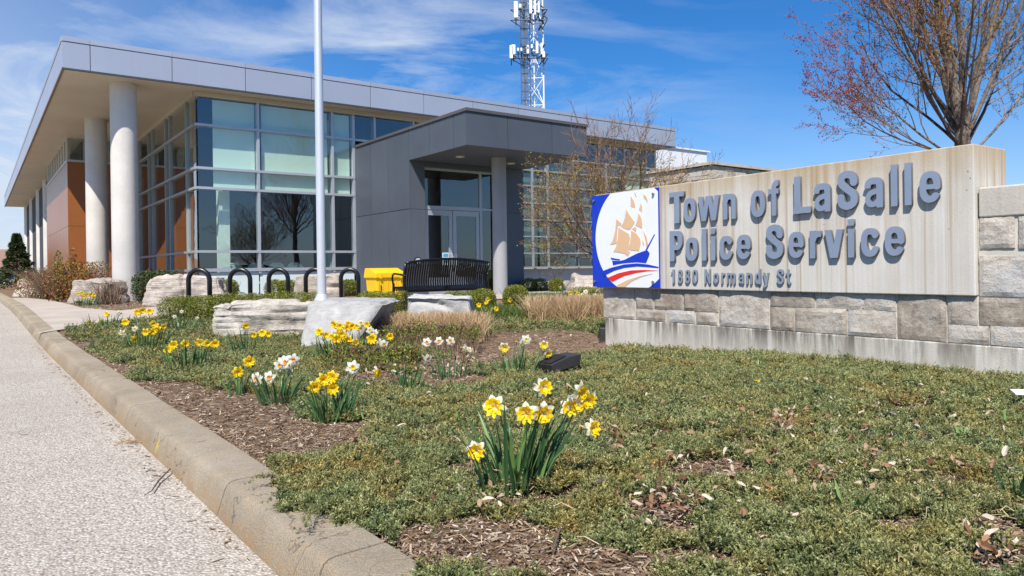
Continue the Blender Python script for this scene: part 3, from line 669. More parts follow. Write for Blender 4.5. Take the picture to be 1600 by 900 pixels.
# stone wing at the right
SA, SB_, SZ = 19.6, -2.6, 4.44
wing = thing('stone_wing', 'low stone-faced wing with pale metal roof edge behind the sign', 'building', W(SA+5, SB_+3, 0))
part('wall_core', M['mortar'], lambda m: m.ab(SA+.06, 32, SB_+.06, 6, 0, SZ-.02), parent=wing)
part('roof_edge', M['coping'], lambda m: (m.ab(SA-.10, 32.1, SB_-.10, SB_+.3, SZ, SZ+.10), m.ab(SA-.10, SA+.3, SB_+.302, .5, SZ, SZ+.10)), parent=wing)
part('roof', M['fascia_back'], lambda m: m.ab(SA-.02, 32, SB_-.02, 6, SZ-.018, SZ+.02), parent=wing)
rq = random.Random(5)
for face in (0, 1):
    z = 2.4; k = 0
    while z < SZ-.05:
        h = min(rq.choice([.14, .2, .27, .33]), SZ-.03-z); L = 7.5 if face == 0 else 3.1; u = 0.
        while u < L:
            l = min(rq.uniform(.25, .75), L-u)
            if l < .12: break
            d = rq.uniform(.0, .035)
            if face == 0: part('stone', M['ledge'], lambda m: m.ab(SA+u+.008, SA+u+l-.008, SB_+.01-d, SB_+.07, z+.008, z+h-.008), parent=wing)
            else: part('stone', M['ledge'], lambda m: m.ab(SA+.008-d, SA+.07, SB_+.075+u, SB_+.06+u+l, z+.008, z+h-.008), parent=wing)
            u += l
        z += h
rt = thing('rooftop_unit', 'white ribbed metal rooftop screen behind the stone wing', 'rooftop unit', W(24, 6, 4.4))
part('screen_wall', M['white_metal'], lambda m: m.ab(21., 27.6, 4, 8, 3.6, 6.42), parent=rt)
part('screen_cap', M['white_metal'], lambda m: m.ab(20.95, 27.8, 3.93, 8.05, 6.425, 6.5), parent=rt)
part('vent_hood', M['coping_metal'], lambda m: m.ab(21.3, 22.3, 3.3, 3.96, 4.5, 4.95), parent=rt)

# far left house + conifer
hs_ = thing('far_house', 'brown-roofed grey house far off beside the conifer', 'house', (-48, 62, 0))
def hx(nm, mat, x0, x1, y0, y1, z0, z1): part(nm, M[mat], lambda m: m.box(x0, x1, y0, y1, z0, z1), parent=hs_)
hx('wall', 'house_grey', -58, -38.4, 60, 68, -.3, 1.3)
part('roof', M['roof_tile'], lambda m: m.add([(-58.5, 59.4, 1.3), (-37.8, 59.4, 1.3), (-37.8, 69, 1.3), (-58.5, 69, 1.3), (-58.5, 64, 3.1), (-37.8, 64, 3.1)], [(0, 1, 5, 4), (2, 3, 4, 5), (0, 4, 3), (1, 2, 5), (0, 3, 2, 1)]), parent=hs_)
for x in (-44.2, -42.3, -40.5): 
    hx('window_frame', 'white_metal', x-.55, x+.55, 59.93, 59.99, -.1, 1.1)
    hx('window_pane', 'black', x-.42, x+.42, 59.90, 59.925, 0, 1.)

# ================================================================== CELL TOWER
TW = on_depth(836, 300, 62); tw = thing('cell_tower', 'white lattice phone mast with antenna panels rising behind the roof', 'mast', (TW.x, TW.y, 0))
rw = .98; legs = [(TW.x-.75, TW.y-.2), (TW.x+.85, TW.y-.35), (TW.x+.1, TW.y+1.0)]
for lx, ly in legs: part('leg', M['white_steel'], lambda m: m.tube([(lx, ly, 0), (lx, ly, 34)], .075, 8), parent=tw)
z = 10.
while z < 33:
    for i in range(3):
        (x0, y0), (x1, y1) = legs[i], legs[(i+1) % 3]
        part('brace', M['white_steel'], lambda m: m.tube([(x0, y0, z), (x1, y1, z+2.3)], .04, 5), parent=tw)
        part('brace', M['white_steel'], lambda m: m.tube([(x1, y1, z), (x0, y0, z+2.3)], .03, 5), parent=tw)
        part('brace', M['white_steel'], lambda m: m.tube([(x0, y0, z), (x1, y1, z)], .03, 5), parent=tw)
    z += 2.3
def cables(m):
    for i in range(6): m.tube([(TW.x-.95+i*.09, TW.y-.55, 0), (TW.x-.95+i*.09, TW.y-.55, 30)], .03, 4)
part('cable_run', M['tower_dark'], cables, parent=tw)['kind'] = 'stuff'
part('ladder_rail', M['tower_dark'], lambda m: m.tube([(TW.x-1.05, TW.y-.6, 0), (TW.x-1.05, TW.y-.6, 33)], .035, 5), parent=tw)
part('ladder_rail', M['tower_dark'], lambda m: m.tube([(TW.x-.3, TW.y-.6, 0), (TW.x-.3, TW.y-.6, 33)], .035, 5), parent=tw)
for i in range(26): part('rung', M['tower_dark'], lambda m: m.tube([(TW.x-1.07, TW.y-.62, 12+i*.75), (TW.x-.28, TW.y-.62, 12+i*.75)], .03, 4), parent=tw)
def tz(py): return H+(418.5-py)*TW.y/FP
for x, w_, y0, y1 in [(807, 6, 93, 78), (813, 5, 0, 0), (843, 4, 92, 74), (850, 3, 93, 76), (811.5, 6, 37, 12), (834, 4, 31, 8), (841, 3, 33, 8), (846.5, 3, 30, 13), (853, 4, 98, 89), (829, 4, 92, 81), (829, 3, 86, 79), (814, 3, 88, 83), (819, 3, 88, 83), (835, 3, 84, 78), (818, 4, 22, 16), (803.5, 5, 99, 79)]:
    if y0 == y1: continue
    X = (x-800)/FP*TW.y; hw = w_/FP*TW.y/2
    part('antenna', M['antenna'], lambda m: m.box(X-hw, X+hw, TW.y-1.5, TW.y-1.2, tz(y0), tz(y1)), parent=tw, bevel=.03)
    part('antenna_mount', M['tower_dark'], lambda m: m.tube([(X, TW.y-1.1, tz(y0)-.5), (X, TW.y-1.1, tz(y1)+.1)], .05, 5), parent=tw)
for py in (97, 90, 38, 22):
    part('mount_arm', M['tower_dark'], lambda m: m.tube([(TW.x-1.9, TW.y-1.05, tz(py)), (TW.x+1.2, TW.y-1.05, tz(py))], .05, 5), parent=tw)
    part('mount_arm', M['tower_dark'], lambda m: m.tube([(TW.x-1.9, TW.y-1.05, tz(py)), (TW.x-.7, TW.y-.2, tz(py)-.5)], .04, 5), parent=tw)
    part('mount_arm', M['tower_dark'], lambda m: m.tube([(TW.x+1.2, TW.y-1.05, tz(py)), (TW.x+.8, TW.y-.3, tz(py)-.5)], .04, 5), parent=tw)
rr_ = random.Random(3)
def clutter(m):
    for i in range(40):
        zc_ = rr_.choice([tz(88), tz(25), tz(30)])+rr_.uniform(-.9, .8); x = TW.x+rr_.uniform(-1., 1.)
        m.tube([(x, TW.y-1, zc_), (x+rr_.uniform(-.4, .4), TW.y-.6, zc_+rr_.uniform(-.5, .5))], rr_.uniform(.03, .09), 5)
part('mount_hardware', M['tower_dark'], clutter, parent=tw)['kind'] = 'stuff'

# ================================================================== ENTRANCE SIGN WALL
WD = Vector((.56536, -.82484, 0)); WN = Vector((-.82484, -.56536, 0)); WP = Vector((3.42917, 5.42, 0))
def WS(s_, z, d=0.): return WP+WD*s_+WN*d+Vector((0, 0, z))     # s along the wall, d out towards the viewer
def onwall(px, py):
    r = Vector(ray(px, py)); t = WP.dot(WN)/(r.x*WN.x+r.y*WN.y); q = Vector((r.x*t, t, 0))
    return (q-WP).dot(WD), H+r.z*t
sign = thing('entrance_sign', 'long concrete and stone sign wall lettered Town of LaSalle Police Service', 'sign', WS(-1.5, 0, -.25))
def swbox(m, s0, s1, z0, z1, d0, d1, mi=0):
    m.box8([WS(s0, z0, d1), WS(s1, z0, d1), WS(s1, z0, d0), WS(s0, z0, d0), WS(s0, z1, d1), WS(s1, z1, d1), WS(s1, z1, d0), WS(s0, z1, d0)], mi)
m = MB(); swbox(m, -4.245, .016, .592, 1.725, -.55, 0); m.build('concrete_panel', M['sign'], sign, bevel=.008)
m = MB(); swbox(m, -4.135, 2.6, -.35, .226, -.60, -.035); m.build('plinth', M['plinth'], sign, bevel=.01)
m = MB(); swbox(m, -4.10, .02, .2265, .591, -.52, -.047); swbox(m, .0205, 2.55, .2265, 1.17, -.52, -.046); m.build('wall_core', M['mortar'], sign)
m = MB(); swbox(m, .030, .95, 1.172, 1.397, -.52, -.03); m.build('coping', M['coping'], sign, bevel=.012)
m = MB(); swbox(m, .956, 2.6, 1.172, 1.397, -.52, -.03); m.build('coping', M['coping'], sign, bevel=.012)
def rough_stone(s0, s1, z0, z1, seed, d=-.032, relief=.02, name='stone', par=None, mat='ledge'):
    nx = max(4, int((s1-s0)/.03)); nz = max(4, int((z1-z0)/.03)); vs = []; fs = []
    for j in range(nz+1):
        for i in range(nx+1):
            u, v = i/nx, j/nz; e = min(u*(s1-s0), (1-u)*(s1-s0), v*(z1-z0), (1-v)*(z1-z0))
            h = mnoise.noise(Vector((u*(s1-s0)*4+seed*7.3, v*(z1-z0)*5, seed)))*.75+abs(mnoise.noise(Vector((u*(s1-s0)*9, v*(z1-z0)*13+seed, 3.))))*.5
            k = min(1, e/.015)
            jx = .006*mnoise.noise(Vector((v*7+seed, u*9, 2))) if k < 1 else 0
            vs.append(WS(s0+u*(s1-s0)+jx, z0+v*(z1-z0)+jx, d+relief*h*(.35+.65*k)+(.0 if k > .5 else -.006)))
    n = nx+1
    fs = [(j*n+i, j*n+i+1, (j+1)*n+i+1, (j+1)*n+i) for j in range(nz) for i in range(nx)]
    rim = [i for i in range(n)]+[j*n+nx for j in range(1, nz+1)]+[nz*n+i for i in range(nx-1, -1, -1)]+[j*n for j in range(nz-1, 0, -1)]
    o = len(vs); vs += [Vector(vs[k])+WN*-.06 for k in rim]
    for i in range(len(rim)):
        j = (i+1) % len(rim); fs.append((rim[j], rim[i], o+i, o+j))
    m = MB(); m.add(vs, fs); return m.build(name, M[mat], par or sign)
def c3(x, y): return 900+x/3, 400+y/3
def c4(x, y): return 1200+x/3, 400+y/3
st = [(c3, 116, 265, 160, 293), (c3, 268, 351, 160, 245), (c3, 355, 489, 160, 251), (c3, 268, 407, 250, 305), (c3, 411, 547, 257, 315), (c3, 492, 655, 162, 260), (c3, 551, 651, 265, 322),
      (c3, 659, 893, 165, 342), (c3, 898, 1108, 168, 238), (c3, 898, 1009, 242, 345), (c3, 1013, 1257, 246, 352), (c3, 1113, 1345, 168, 242),
      (c4, 362, 590, 256, 378), (c4, 215, 430, 185, 250), (c4, 436, 588, 185, 256), (c4, 595, 826, 186, 396), (c4, 831, 970, 188, 322), (c4, 832, 1026, 327, 408), (c4, 978, 1194, 197, 329),
      (c4, 1031, 1270, 333, 413), (c4, 978, 1330, -2, 192), (c4, 980, 1148, -168, -36), (c4, 1163, 1420, -170, -38)]
ws_ = []
for cf_, x0, x1, y0, y1 in st:
    s0, z1 = onwall(*cf_(x0, y0)); s1, z0 = onwall(*cf_(x1, y1)); s0b, z1b = onwall(*cf_(x1, y0))
    z1 = (z1+onwall(*cf_(x1, y0))[1])/2; z0 = (z0+onwall(*cf_(x0, y1))[1])/2
    s0 += .0; ws_.append([s0, s1, z0, z1])
# tidy courses: stones reaching the top run up under the panel, bottoms sit on the plinth
for q in ws_:
    lim = .588 if q[1] < .03 else 1.168
    if q[3] > lim-.06: q[3] = lim
    if q[2] < .275: q[2] = .232
# the second lower stone of the middle (px 1200-1237) and lower run between
for k, (s0, s1, z0, z1) in enumerate(ws_):
    rough_stone(s0+.002, s1-.002, z0+.0, z1-.0, k+1.3)
zs = [(.232, .40), (.41, .60), (.61, .80), (.81, 1.0), (1.01, 1.165)]
for k, (z0, z1) in enumerate(zs):
    u = .365+.03*((k*7) % 3) if k < 1 else (.365 if z0 > .99 else (.46 if z0 > .35 else .365))
    while u < 2.5:
        l = .3+.35*((k*13+int(u*10)*7) % 10)/10; rough_stone(u, min(u+l, 2.55), z0, z1, 40+k+u); u += l+.012
rough_stone(-4.132, -4.10, .235, .586, 99, -.05, .01)
# end return stones at the far left end are mortar-coloured core only

# ---- lettering: strokes on a fine grid, traced into outlines
def arc(cx, cy, rx, ry, t0, t1, n=26, e=2.5):
    o = []
    for i in range(n+1):
        t = rad(t0+(t1-t0)*i/n); c, s_ = math.cos(t), math.sin(t)
        o.append((cx+rx*math.copysign(abs(c)**(2/e), c), cy+ry*math.copysign(abs(s_)**(2/e), s_)))
    return o
def catm(P, n=8):
    o = []; P = [P[0]]+P+[P[-1]]
    for i in range(1, len(P)-2):
        p0, p1, p2, p3 = [np.array(P[i+k]) for k in (-1, 0, 1, 2)]
        for j in range(n):
            t = j/n; o.append(tuple(.5*((2*p1)+(-p0+p2)*t+(2*p0-5*p1+4*p2-p3)*t*t+(-p0+3*p1-3*p2+p3)*t**3)))
    return o+[P[-1]]
X_ = .75
SS = catm([(.445, .675), (.44, .77), (.39, .86), (.275, .90), (.16, .865), (.115, .77), (.13, .67), (.21, .58), (.33, .49), (.43, .39), (.455, .27), (.42, .16), (.285, .095), (.155, .135), (.11, .22), (.105, .33)])
G = {   # width, [(polyline, stroke width)], y clip
 'T': (.52, [([(0, .915), (.52, .915)], .17), ([(.26, 0), (.26, .95)], .195)], (0, 1)),
 'o': (.53, [(arc(.265, .375, .165, .295, 0, 360, 48), .175)], (-.02, .77)),
 'w': (.80, [([(.06, .9), (.235, -.12)], .17), ([(.21, -.12), (.40, .90)], .16), ([(.40, .90), (.59, -.12)], .16), ([(.565, -.12), (.74, .9)], .17)], (0, X_)),
 'n': (.53, [([(.10, 0), (.10, X_)], .18), ([(.13, .5)]+arc(.275, .50, .155, .165, 165, 0, 20, 2.3)+[(.43, 0)], .18)], (0, .77)),
 'f': (.37, [([(.20, 0), (.20, .78)]+arc(.37, .75, .17, .155, 180, 95, 12, 2.2), .175), ([(0, .675), (.37, .675)], .15)], (0, 1)),
 'L': (.50, [([(.11, 0), (.11, 1)], .20), ([(0, .09), (.50, .09)], .18)], (0, 1)),
 'a': (.53, [([(.10, .50)]+arc(.265, .54, .155, .125, 170, 0, 20, 2.4)+[(.42, 0)], .18), (catm([(.42, .43), (.30, .40), (.165, .35), (.10, .22), (.155, .105), (.26, .09), (.34, .13), (.42, .22)]), .145)], (-.02, .77)),
 'S': (.56, [(SS, .20)], (-.03, 1.03)),
 'l': (.21, [([(.105, 0), (.105, 1)], .195)], (0, 1)),
 'e': (.53, [([(.43, .36)]+arc(.265, .385, .165, .285, 0, 322, 44), .17), ([(.12, .385), (.5, .385)], .12)], (-.02, .77)),
 'P': (.55, [([(.11, 0), (.11, 1)], .20), ([(.1, .915), (.26, .915)]+arc(.27, .68, .165, .235, 85, -85, 20, 2.6)+[(.26, .45), (.1, .45)], .18)], (0, 1)),
 'i': (.21, [([(.105, 0), (.105, X_)], .195), ([(.105, .83), (.105, 1)], .195)], (0, 1)),
 'c': (.51, [(arc(.265, .375, .165, .285, 28, 332, 44), .175)], (-.02, .77)),
 'r': (.37, [([(.10, 0), (.10, X_)], .18), ([(.12, .48), (.17, .60), (.25, .655), (.37, .66)], .18)], (0, .77)),
 'v': (.53, [([(.06, .95), (.275, -.15)], .18), ([(.255, -.15), (.47, .95)], .18)], (0, X_)),
 '1': (.30, [([(.2, 0), (.2, 1)], .2), ([(0, .74), (.14, .80), (.2, .99)], .13)], (0, 1)),
 '8': (.52, [(arc(.26, .73, .14, .185, 0, 360, 36), .16), (arc(.26, .27, .16, .20, 0, 360, 36), .17)], (-.03, 1.03)),
 '0': (.52, [(arc(.26, .5, .16, .42, 0, 360, 48), .17)], (-.03, 1.03)),
 'N': (.58, [([(.10, 0), (.10, 1)], .17), ([(.48, 0), (.48, 1)], .17), ([(.05, 1.12), (.53, -.12)], .18)], (0, 1)),
 'm': (.82, [([(.10, 0), (.10, X_)], .17), ([(.13, .5)]+arc(.26, .51, .15, .155, 165, 0, 18, 2.3)+[(.41, 0)], .18), ([(.43, .5)]+arc(.57, .51, .15, .155, 165, 0, 18, 2.3)+[(.72, 0)], .18)], (0, .77)),
 'd': (.53, [(arc(.25, .375, .15, .285, 0, 360, 44), .18), ([(.43, 0), (.43, 1)], .2)], (-.02, 1)),
 'y': (.53, [([(.06, .95), (.29, -.05)], .17), ([(.47, .95), (.30, .1), (.24, -.12), (.04, -.13)], .18)], (-.23, X_)),
 't': (.36, [([(.19, .95), (.19, .22), (.23, .09), (.36, .085)], .17), ([(0, .68), (.36, .68)], .14)], (0, .95)),
}
def trace(ch, wt=1.):
    wd_, strokes, (y0, y1) = G[ch]; hh = .009
    xs = np.arange(-.03, wd_+.03+hh, hh); ys = np.arange(y0-.03, y1+.03+hh, hh); Xg, Yg = np.meshgrid(xs, ys); F = np.full(Xg.shape, -1.)
    for pts, sw in strokes:
        sw = sw*wt
        P = np.array(pts, float); n = len(P); closed = np.hypot(*(P[0]-P[-1])) < 1e-6
        for i in range(n-1):
            a, b = P[i], P[i+1]; d = b-a; L = np.hypot(*d)
            if L < 1e-9: continue
            t = ((Xg-a[0])*d[0]+(Yg-a[1])*d[1])/L; perp = np.abs((Xg-a[0])*-d[1]+(Yg-a[1])*d[0])/L
            f = np.minimum(sw/2-perp, np.minimum(t, L-t))
            F = np.maximum(F, f)
            if 0 < i or closed: F = np.maximum(F, sw/2-np.hypot(Xg-a[0], Yg-a[1]))
    F = np.minimum(F, np.minimum(Yg-y0, y1-Yg)); F = np.minimum(F, np.minimum(Xg, wd_-Xg)+.0)
    F[F == 0] = 1e-9
    # marching squares
    seg = {}
    def ip(p, q, fp, fq): t = fp/(fp-fq); return (p[0]+(q[0]-p[0])*t, p[1]+(q[1]-p[1])*t)
    ny, nx = F.shape; S = F > 0
    mixed = np.argwhere((S[:-1, :-1] != S[1:, 1:]) | (S[:-1, 1:] != S[1:, :-1]) | (S[:-1, :-1] != S[:-1, 1:]))
    pt = {}
    for j, i in mixed:
        c = [(xs[i], ys[j]), (xs[i+1], ys[j]), (xs[i+1], ys[j+1]), (xs[i], ys[j+1])]; f = [F[j, i], F[j, i+1], F[j+1, i+1], F[j+1, i]]
        keys = [('h', j, i), ('v', j, i+1), ('h', j+1, i), ('v', j, i)]; ent = []
        for k in range(4):
            a, b = k, (k+1) % 4
            if (f[a] > 0) != (f[b] > 0): pt[keys[k]] = ip(c[a], c[b], f[a], f[b]); ent.append((keys[k], f[a] > 0))
        outs = [k for k, ins in ent if ins]; ins_ = [k for k, ins in ent if not ins]
        if len(outs) == 1: seg[outs[0]] = ins_[0]
        elif len(outs) == 2:
            ks = [k for k, _ in ent]
            for k, i_ in ent:
                if i_: idx = ks.index(k); seg[k] = ks[idx-1]
    loops = []
    while seg:
        k0 = next(iter(seg)); lp = [k0]; k = seg.pop(k0)
        while k != k0 and k in seg: lp.append(k); k = seg.pop(k)
        if len(lp) > 8:
            P = [pt[k] for k in lp]
            Q = [P[0]]          # drop collinear points
            for i in range(1, len(P)):
                a, b, c = Q[-1], P[i], P[(i+1) % len(P)]
                cr = abs((b[0]-a[0])*(c[1]-a[1])-(b[1]-a[1])*(c[0]-a[0])); L = math.hypot(c[0]-a[0], c[1]-a[1])
                if cr > .0009*L or math.hypot(b[0]-a[0], b[1]-a[1]) > .2: Q.append(b)
            loops.append(Q)
    return wd_, loops
_tr = {}
def letter(ch, s0, s1, zb, cap, depth=.048, wt=1.):
    if (ch, wt) not in _tr: _tr[(ch, wt)] = trace(ch, wt)
    wd_, loops = _tr[(ch, wt)]
    cu = bpy.data.curves.new('letter', 'CURVE'); cu.dimensions = '2D'; cu.fill_mode = 'BOTH'; cu.extrude = depth/2
    sx = (s1-s0)/wd_
    for lp in loops:
        sp = cu.splines.new('POLY'); sp.points.add(len(lp)-1); sp.use_cyclic_u = True
        for i, (x, y) in enumerate(lp): sp.points[i].co = (x*sx, y*cap, 0, 1)
    tmp = bpy.data.objects.new('tmp', cu); COL.objects.link(tmp); dg = bpy.context.evaluated_depsgraph_get()
    me = bpy.data.meshes.new_from_object(tmp.evaluated_get(dg)); bpy.data.objects.remove(tmp); bpy.data.curves.remove(cu)
    me.name = 'letter'
    Mx = Matrix((( WD.x, 0, WN.x, 0), (WD.y, 0, WN.y, 0), (0, 1, 0, 0), (0, 0, 0, 1)))
    Mx = Matrix.Translation(WS(s0, zb, .006+depth/2)) @ Mx
    me.transform(Mx); me.materials.clear(); me.materials.append(M['letter']); me.materials.append(M['letter_side'])
    me.update(); wn = Vector((WN.x, WN.y, 0))
    for p in me.polygons: p.material_index = 0 if abs(p.normal.dot(wn)) > .6 else 1
    o = link('letter', me, sign); return o
def f5(x): return x/4.287+1030
def f6(x): return x/4.5+1230
L1 = [('T', f5(78), f5(178)), ('o', f5(168), f5(257)), ('w', f5(268), f5(414)), ('n', f5(434), f5(526)), ('o', f5(618), f5(723)), ('f', f5(740), f5(810)), ('L', f6(54), f6(176)), ('a', f6(192), f6(321)),
      ('S', f6(358), f6(511)), ('a', f6(546), f6(691)), ('l', f6(733), f6(789)), ('l', f6(829), f6(888)), ('e', f6(929), f6(1095))]
L2 = [('P', f5(78), f5(172)), ('o', f5(183), f5(271)), ('l', f5(294), f5(330)), ('i', f5(353), f5(389)), ('c', f5(410), f5(502)), ('e', f5(524), f5(626)), ('S', f5(722), f5(843)), ('e', f5(869), f5(983)),
      ('r', f6(163), f6(250)), ('v', f6(268), f6(408)), ('i', f6(432), f6(485)), ('c', f6(521), f6(656)), ('e', f6(687), f6(840))]
L3 = [('1', f5(82), f5(108)), ('8', f5(125), f5(162)), ('8', f5(174), f5(212)), ('0', f5(221), f5(264)), ('N', f5(303), f5(350)), ('o', f5(361), f5(404)), ('r', f5(416), f5(443)), ('m', f5(453), f5(515)),
      ('a', f5(531), f5(572)), ('n', f5(583), f5(628)), ('d', f5(640), f5(686)), ('y', f5(692), f5(742)), ('S', f5(786), f5(840)), ('t', f5(847), f5(883))]
for LL, zb, cap, yr in ((L1, 1.302, .336, 330), (L2, .897, .325, 400), (L3, .660, .147, 435)):
    for ch, x0, x1 in LL: letter(ch, onwall(x0, yr)[0]+.012, onwall(x1, yr)[0]+.008, zb, cap, .03 if cap > .2 else .014, .93 if cap > .2 else .74)

# ---- logo board
def cz(x, y): return onwall(920+x/5, 280+y/5)
lb = MB(); c_ = [cz(45, 840), cz(567, 842), cz(567, 72), cz(45, 138)]
ls0, ls1 = -4.262, (c_[1][0]+c_[2][0])/2; lz0, lz1 = .606, 1.712
swbox(lb, ls0, ls1, lz0, lz1, .022, .040); logo = lb.build('logo_board', M['logo_blue'], sign)
def flat(name, pts, mat, d, par=logo, th=.003):
    n = len(pts); a = sum(pts[i][0]*pts[(i+1) % n][1]-pts[(i+1) % n][0]*pts[i][1] for i in range(n))
    if a < 0: pts = pts[::-1]
    m = MB(); m.add([WS(s_, z, d+th) for s_, z in pts]+[WS(s_, z, d) for s_, z in pts], [tuple(range(n))]+[((i+1) % n, i, n+i, n+(i+1) % n) for i in range(n)])
    return m.build(name, mat, par)
tri = [cz(75, 430), cz(185, 122), cz(245, 840)]; 
def circ3(p, q, r):
    ax, ay = p; bx, by = q; cx, cy = r; d = 2*(ax*(by-cy)+bx*(cy-ay)+cx*(ay-by))
    ux = ((ax*ax+ay*ay)*(by-cy)+(bx*bx+by*by)*(cy-ay)+(cx*cx+cy*cy)*(ay-by))/d; uy = ((ax*ax+ay*ay)*(cx-bx)+(bx*bx+by*by)*(ax-cx)+(cx*cx+cy*cy)*(bx-ax))/d
    return ux, uy, math.hypot(ax-ux, ay-uy)
ux, uy, ur = circ3(*tri)
cp = [(ux+ur*math.cos(t), uy+ur*math.sin(t)) for t in np.linspace(0, 2*math.pi, 180, endpoint=False)]
def clip(poly, f, cut):
    o = []
    for i in range(len(poly)):
        a, b = poly[i-1], poly[i]; fa, fb = f(a), f(b)
        if (fa > 0) != (fb > 0): t = fa/(fa-fb); o.append((a[0]+(b[0]-a[0])*t, a[1]+(b[1]-a[1])*t))
        if fb > 0: o.append(b)
    return o
for f in (lambda p: p[0]-ls0-.001, lambda p: ls1-.004-p[0], lambda p: p[1]-lz0-.001, lambda p: lz1-.001-p[1]): cp = clip(cp, f, 0)
flat('logo_disc', cp, M['logo_white'], .0402)
def inrect(P):
    for f in (lambda p: p[0]-ls0-.002, lambda p: ls1-.006-p[0], lambda p: p[1]-lz0-.002, lambda p: lz1-.002-p[1]): P = clip(P, f, 0)
    return P
def shape(name, zp, mat, d=.0434): flat(name, inrect([cz(*p) for p in zp]), M[mat], d)
for P in ([(350, 130), (372, 165), (384, 200), (383, 222), (368, 218), (350, 214)], [(378, 103), (390, 115), (398, 140), (385, 130)], [(455, 118), (475, 140), (487, 185), (470, 162), (455, 148), (449, 130)],
          [(432, 185), (440, 220), (438, 258), (425, 245), (415, 238)], [(315, 235), (345, 285), (382, 335), (350, 388), (330, 395), (300, 385), (272, 368), (290, 345), (305, 300)],
          [(412, 265), (435, 305), (441, 350), (438, 385), (415, 372), (387, 363), (402, 320)], [(237, 312), (255, 325), (278, 345), (268, 363), (252, 358), (243, 420), (240, 500), (215, 508), (188, 512), (210, 480), (230, 400)],
          [(255, 378), (300, 405), (336, 428), (345, 460), (335, 510), (318, 552), (345, 565), (330, 602), (300, 580), (250, 570), (215, 568), (235, 530), (250, 460)],
          [(354, 400), (395, 425), (425, 465), (428, 505), (415, 560), (380, 558), (322, 550), (345, 500), (352, 440)], [(362, 388), (386, 370), (395, 384), (392, 410), (376, 402)],
          [(448, 400), (475, 450), (487, 510), (472, 530), (466, 480)], [(440, 470), (455, 500), (447, 530)]): shape('sail', P, 'logo_tan')
shape('hull', [(205, 637), (265, 638), (300, 630), (350, 605), (400, 580), (468, 556), (480, 556), (497, 578), (493, 600), (470, 655), (400, 648), (300, 655), (240, 665), (212, 672)], 'logo_blue')
shape('mast', [(466, 553), (478, 554), (539, 434), (534, 430)], 'logo_blue', .0436); shape('bow', [(193, 612), (230, 620), (262, 624), (265, 634), (200, 628)], 'logo_blue')
shape('wave', [(118, 722), (200, 690), (300, 665), (400, 657), (480, 665), (570, 685), (570, 694), (480, 686), (400, 681), (300, 692), (220, 715), (160, 745), (140, 756)], 'logo_blue')
shape('wave', [(168, 770), (250, 735), (350, 712), (450, 708), (570, 713), (480, 718), (400, 730), (300, 755), (207, 800)], 'logo_red')
shape('wave', [(245, 826), (330, 785), (420, 755), (522, 737), (440, 760), (360, 795), (305, 842), (252, 842)], 'logo_tan')
for x, y in ((63, 172), (529, 118), (68, 800), (527, 803)):
    s_, z = cz(x, y); m = MB(); m.tube([WS(s_, z, .0435), WS(s_, z, .062)], .016, 12); m.build('bolt', M['bolt'], logo)
M['flat'] = None

# ================================================================== FLAGPOLE, RACKS, BENCH, BIN, SPOTLIGHT
fb = on_depth(503, 478, 9.6)
fp = thing('flagpole', 'tall silver flagpole standing on the grey stone slab', 'flagpole', fb)
m = MB(); m.lathe(fb, [(.056, .06), (.056, 2), (.050, 6), (.044, 9.5)], 28); m.build('pole', M['steel'], fp, angle=40)
m = MB(); m.lathe(fb, [(.125, -.01), (.125, .035), (.115, .05), (.095, .075), (.088, .10), (.066, .15), (.0565, .155)], 28); m.build('base_flange', M['steel'], fp, angle=35)
m = MB(); m.lathe(fb, [(.30, -.5), (.30, -.012)], 24); fo = m.build('flagpole_footing', M['plinth'], fp)
lab_r = ['leftmost black hoop rack, beside the pale boulder and the hedge', 'second black hoop rack from the left', 'middle hoop of the five black bike racks', 'black hoop rack partly behind the silver flagpole', 'rightmost black hoop rack, just right of the flagpole']
rk = [(311, 40, 12.9), (375, 38.5, 13.35), (435, 36.5, 13.8), (492, 35, 14.25), (546.5, 33.5, 14.7)]
for (x, wpx, Y), lb_ in zip(rk, lab_r):
    g = on_depth(x, 440, Y); gz = float(terrain(g.x, Y)); top = on_depth(x, 417.5, Y).z-.045; hw = wpx/FP*Y/2-.04
    t = thing('bike_rack', lb_, 'bike rack', (g.x, Y, gz), 'black hoop bike racks'); m = MB()
    pts = [Vector((g.x-hw, Y, gz-.05)), Vector((g.x-hw, Y, top-hw))]+[Vector((g.x-hw*math.cos(a), Y, top-hw+hw*math.sin(a))) for a in np.linspace(.2, math.pi-.2, 11)]+[Vector((g.x+hw, Y, top-hw)), Vector((g.x+hw, Y, gz-.05))]
    m.tube(pts, .043, 12); m.build('hoop', M['black'], t, smooth=True)
    for sx in (-1, 1): m = MB(); m.lathe((g.x+sx*hw, Y, gz), [(.08, 0), (.08, .022), (.045, .028)], 14); m.build('foot_plate', M['black'], t)
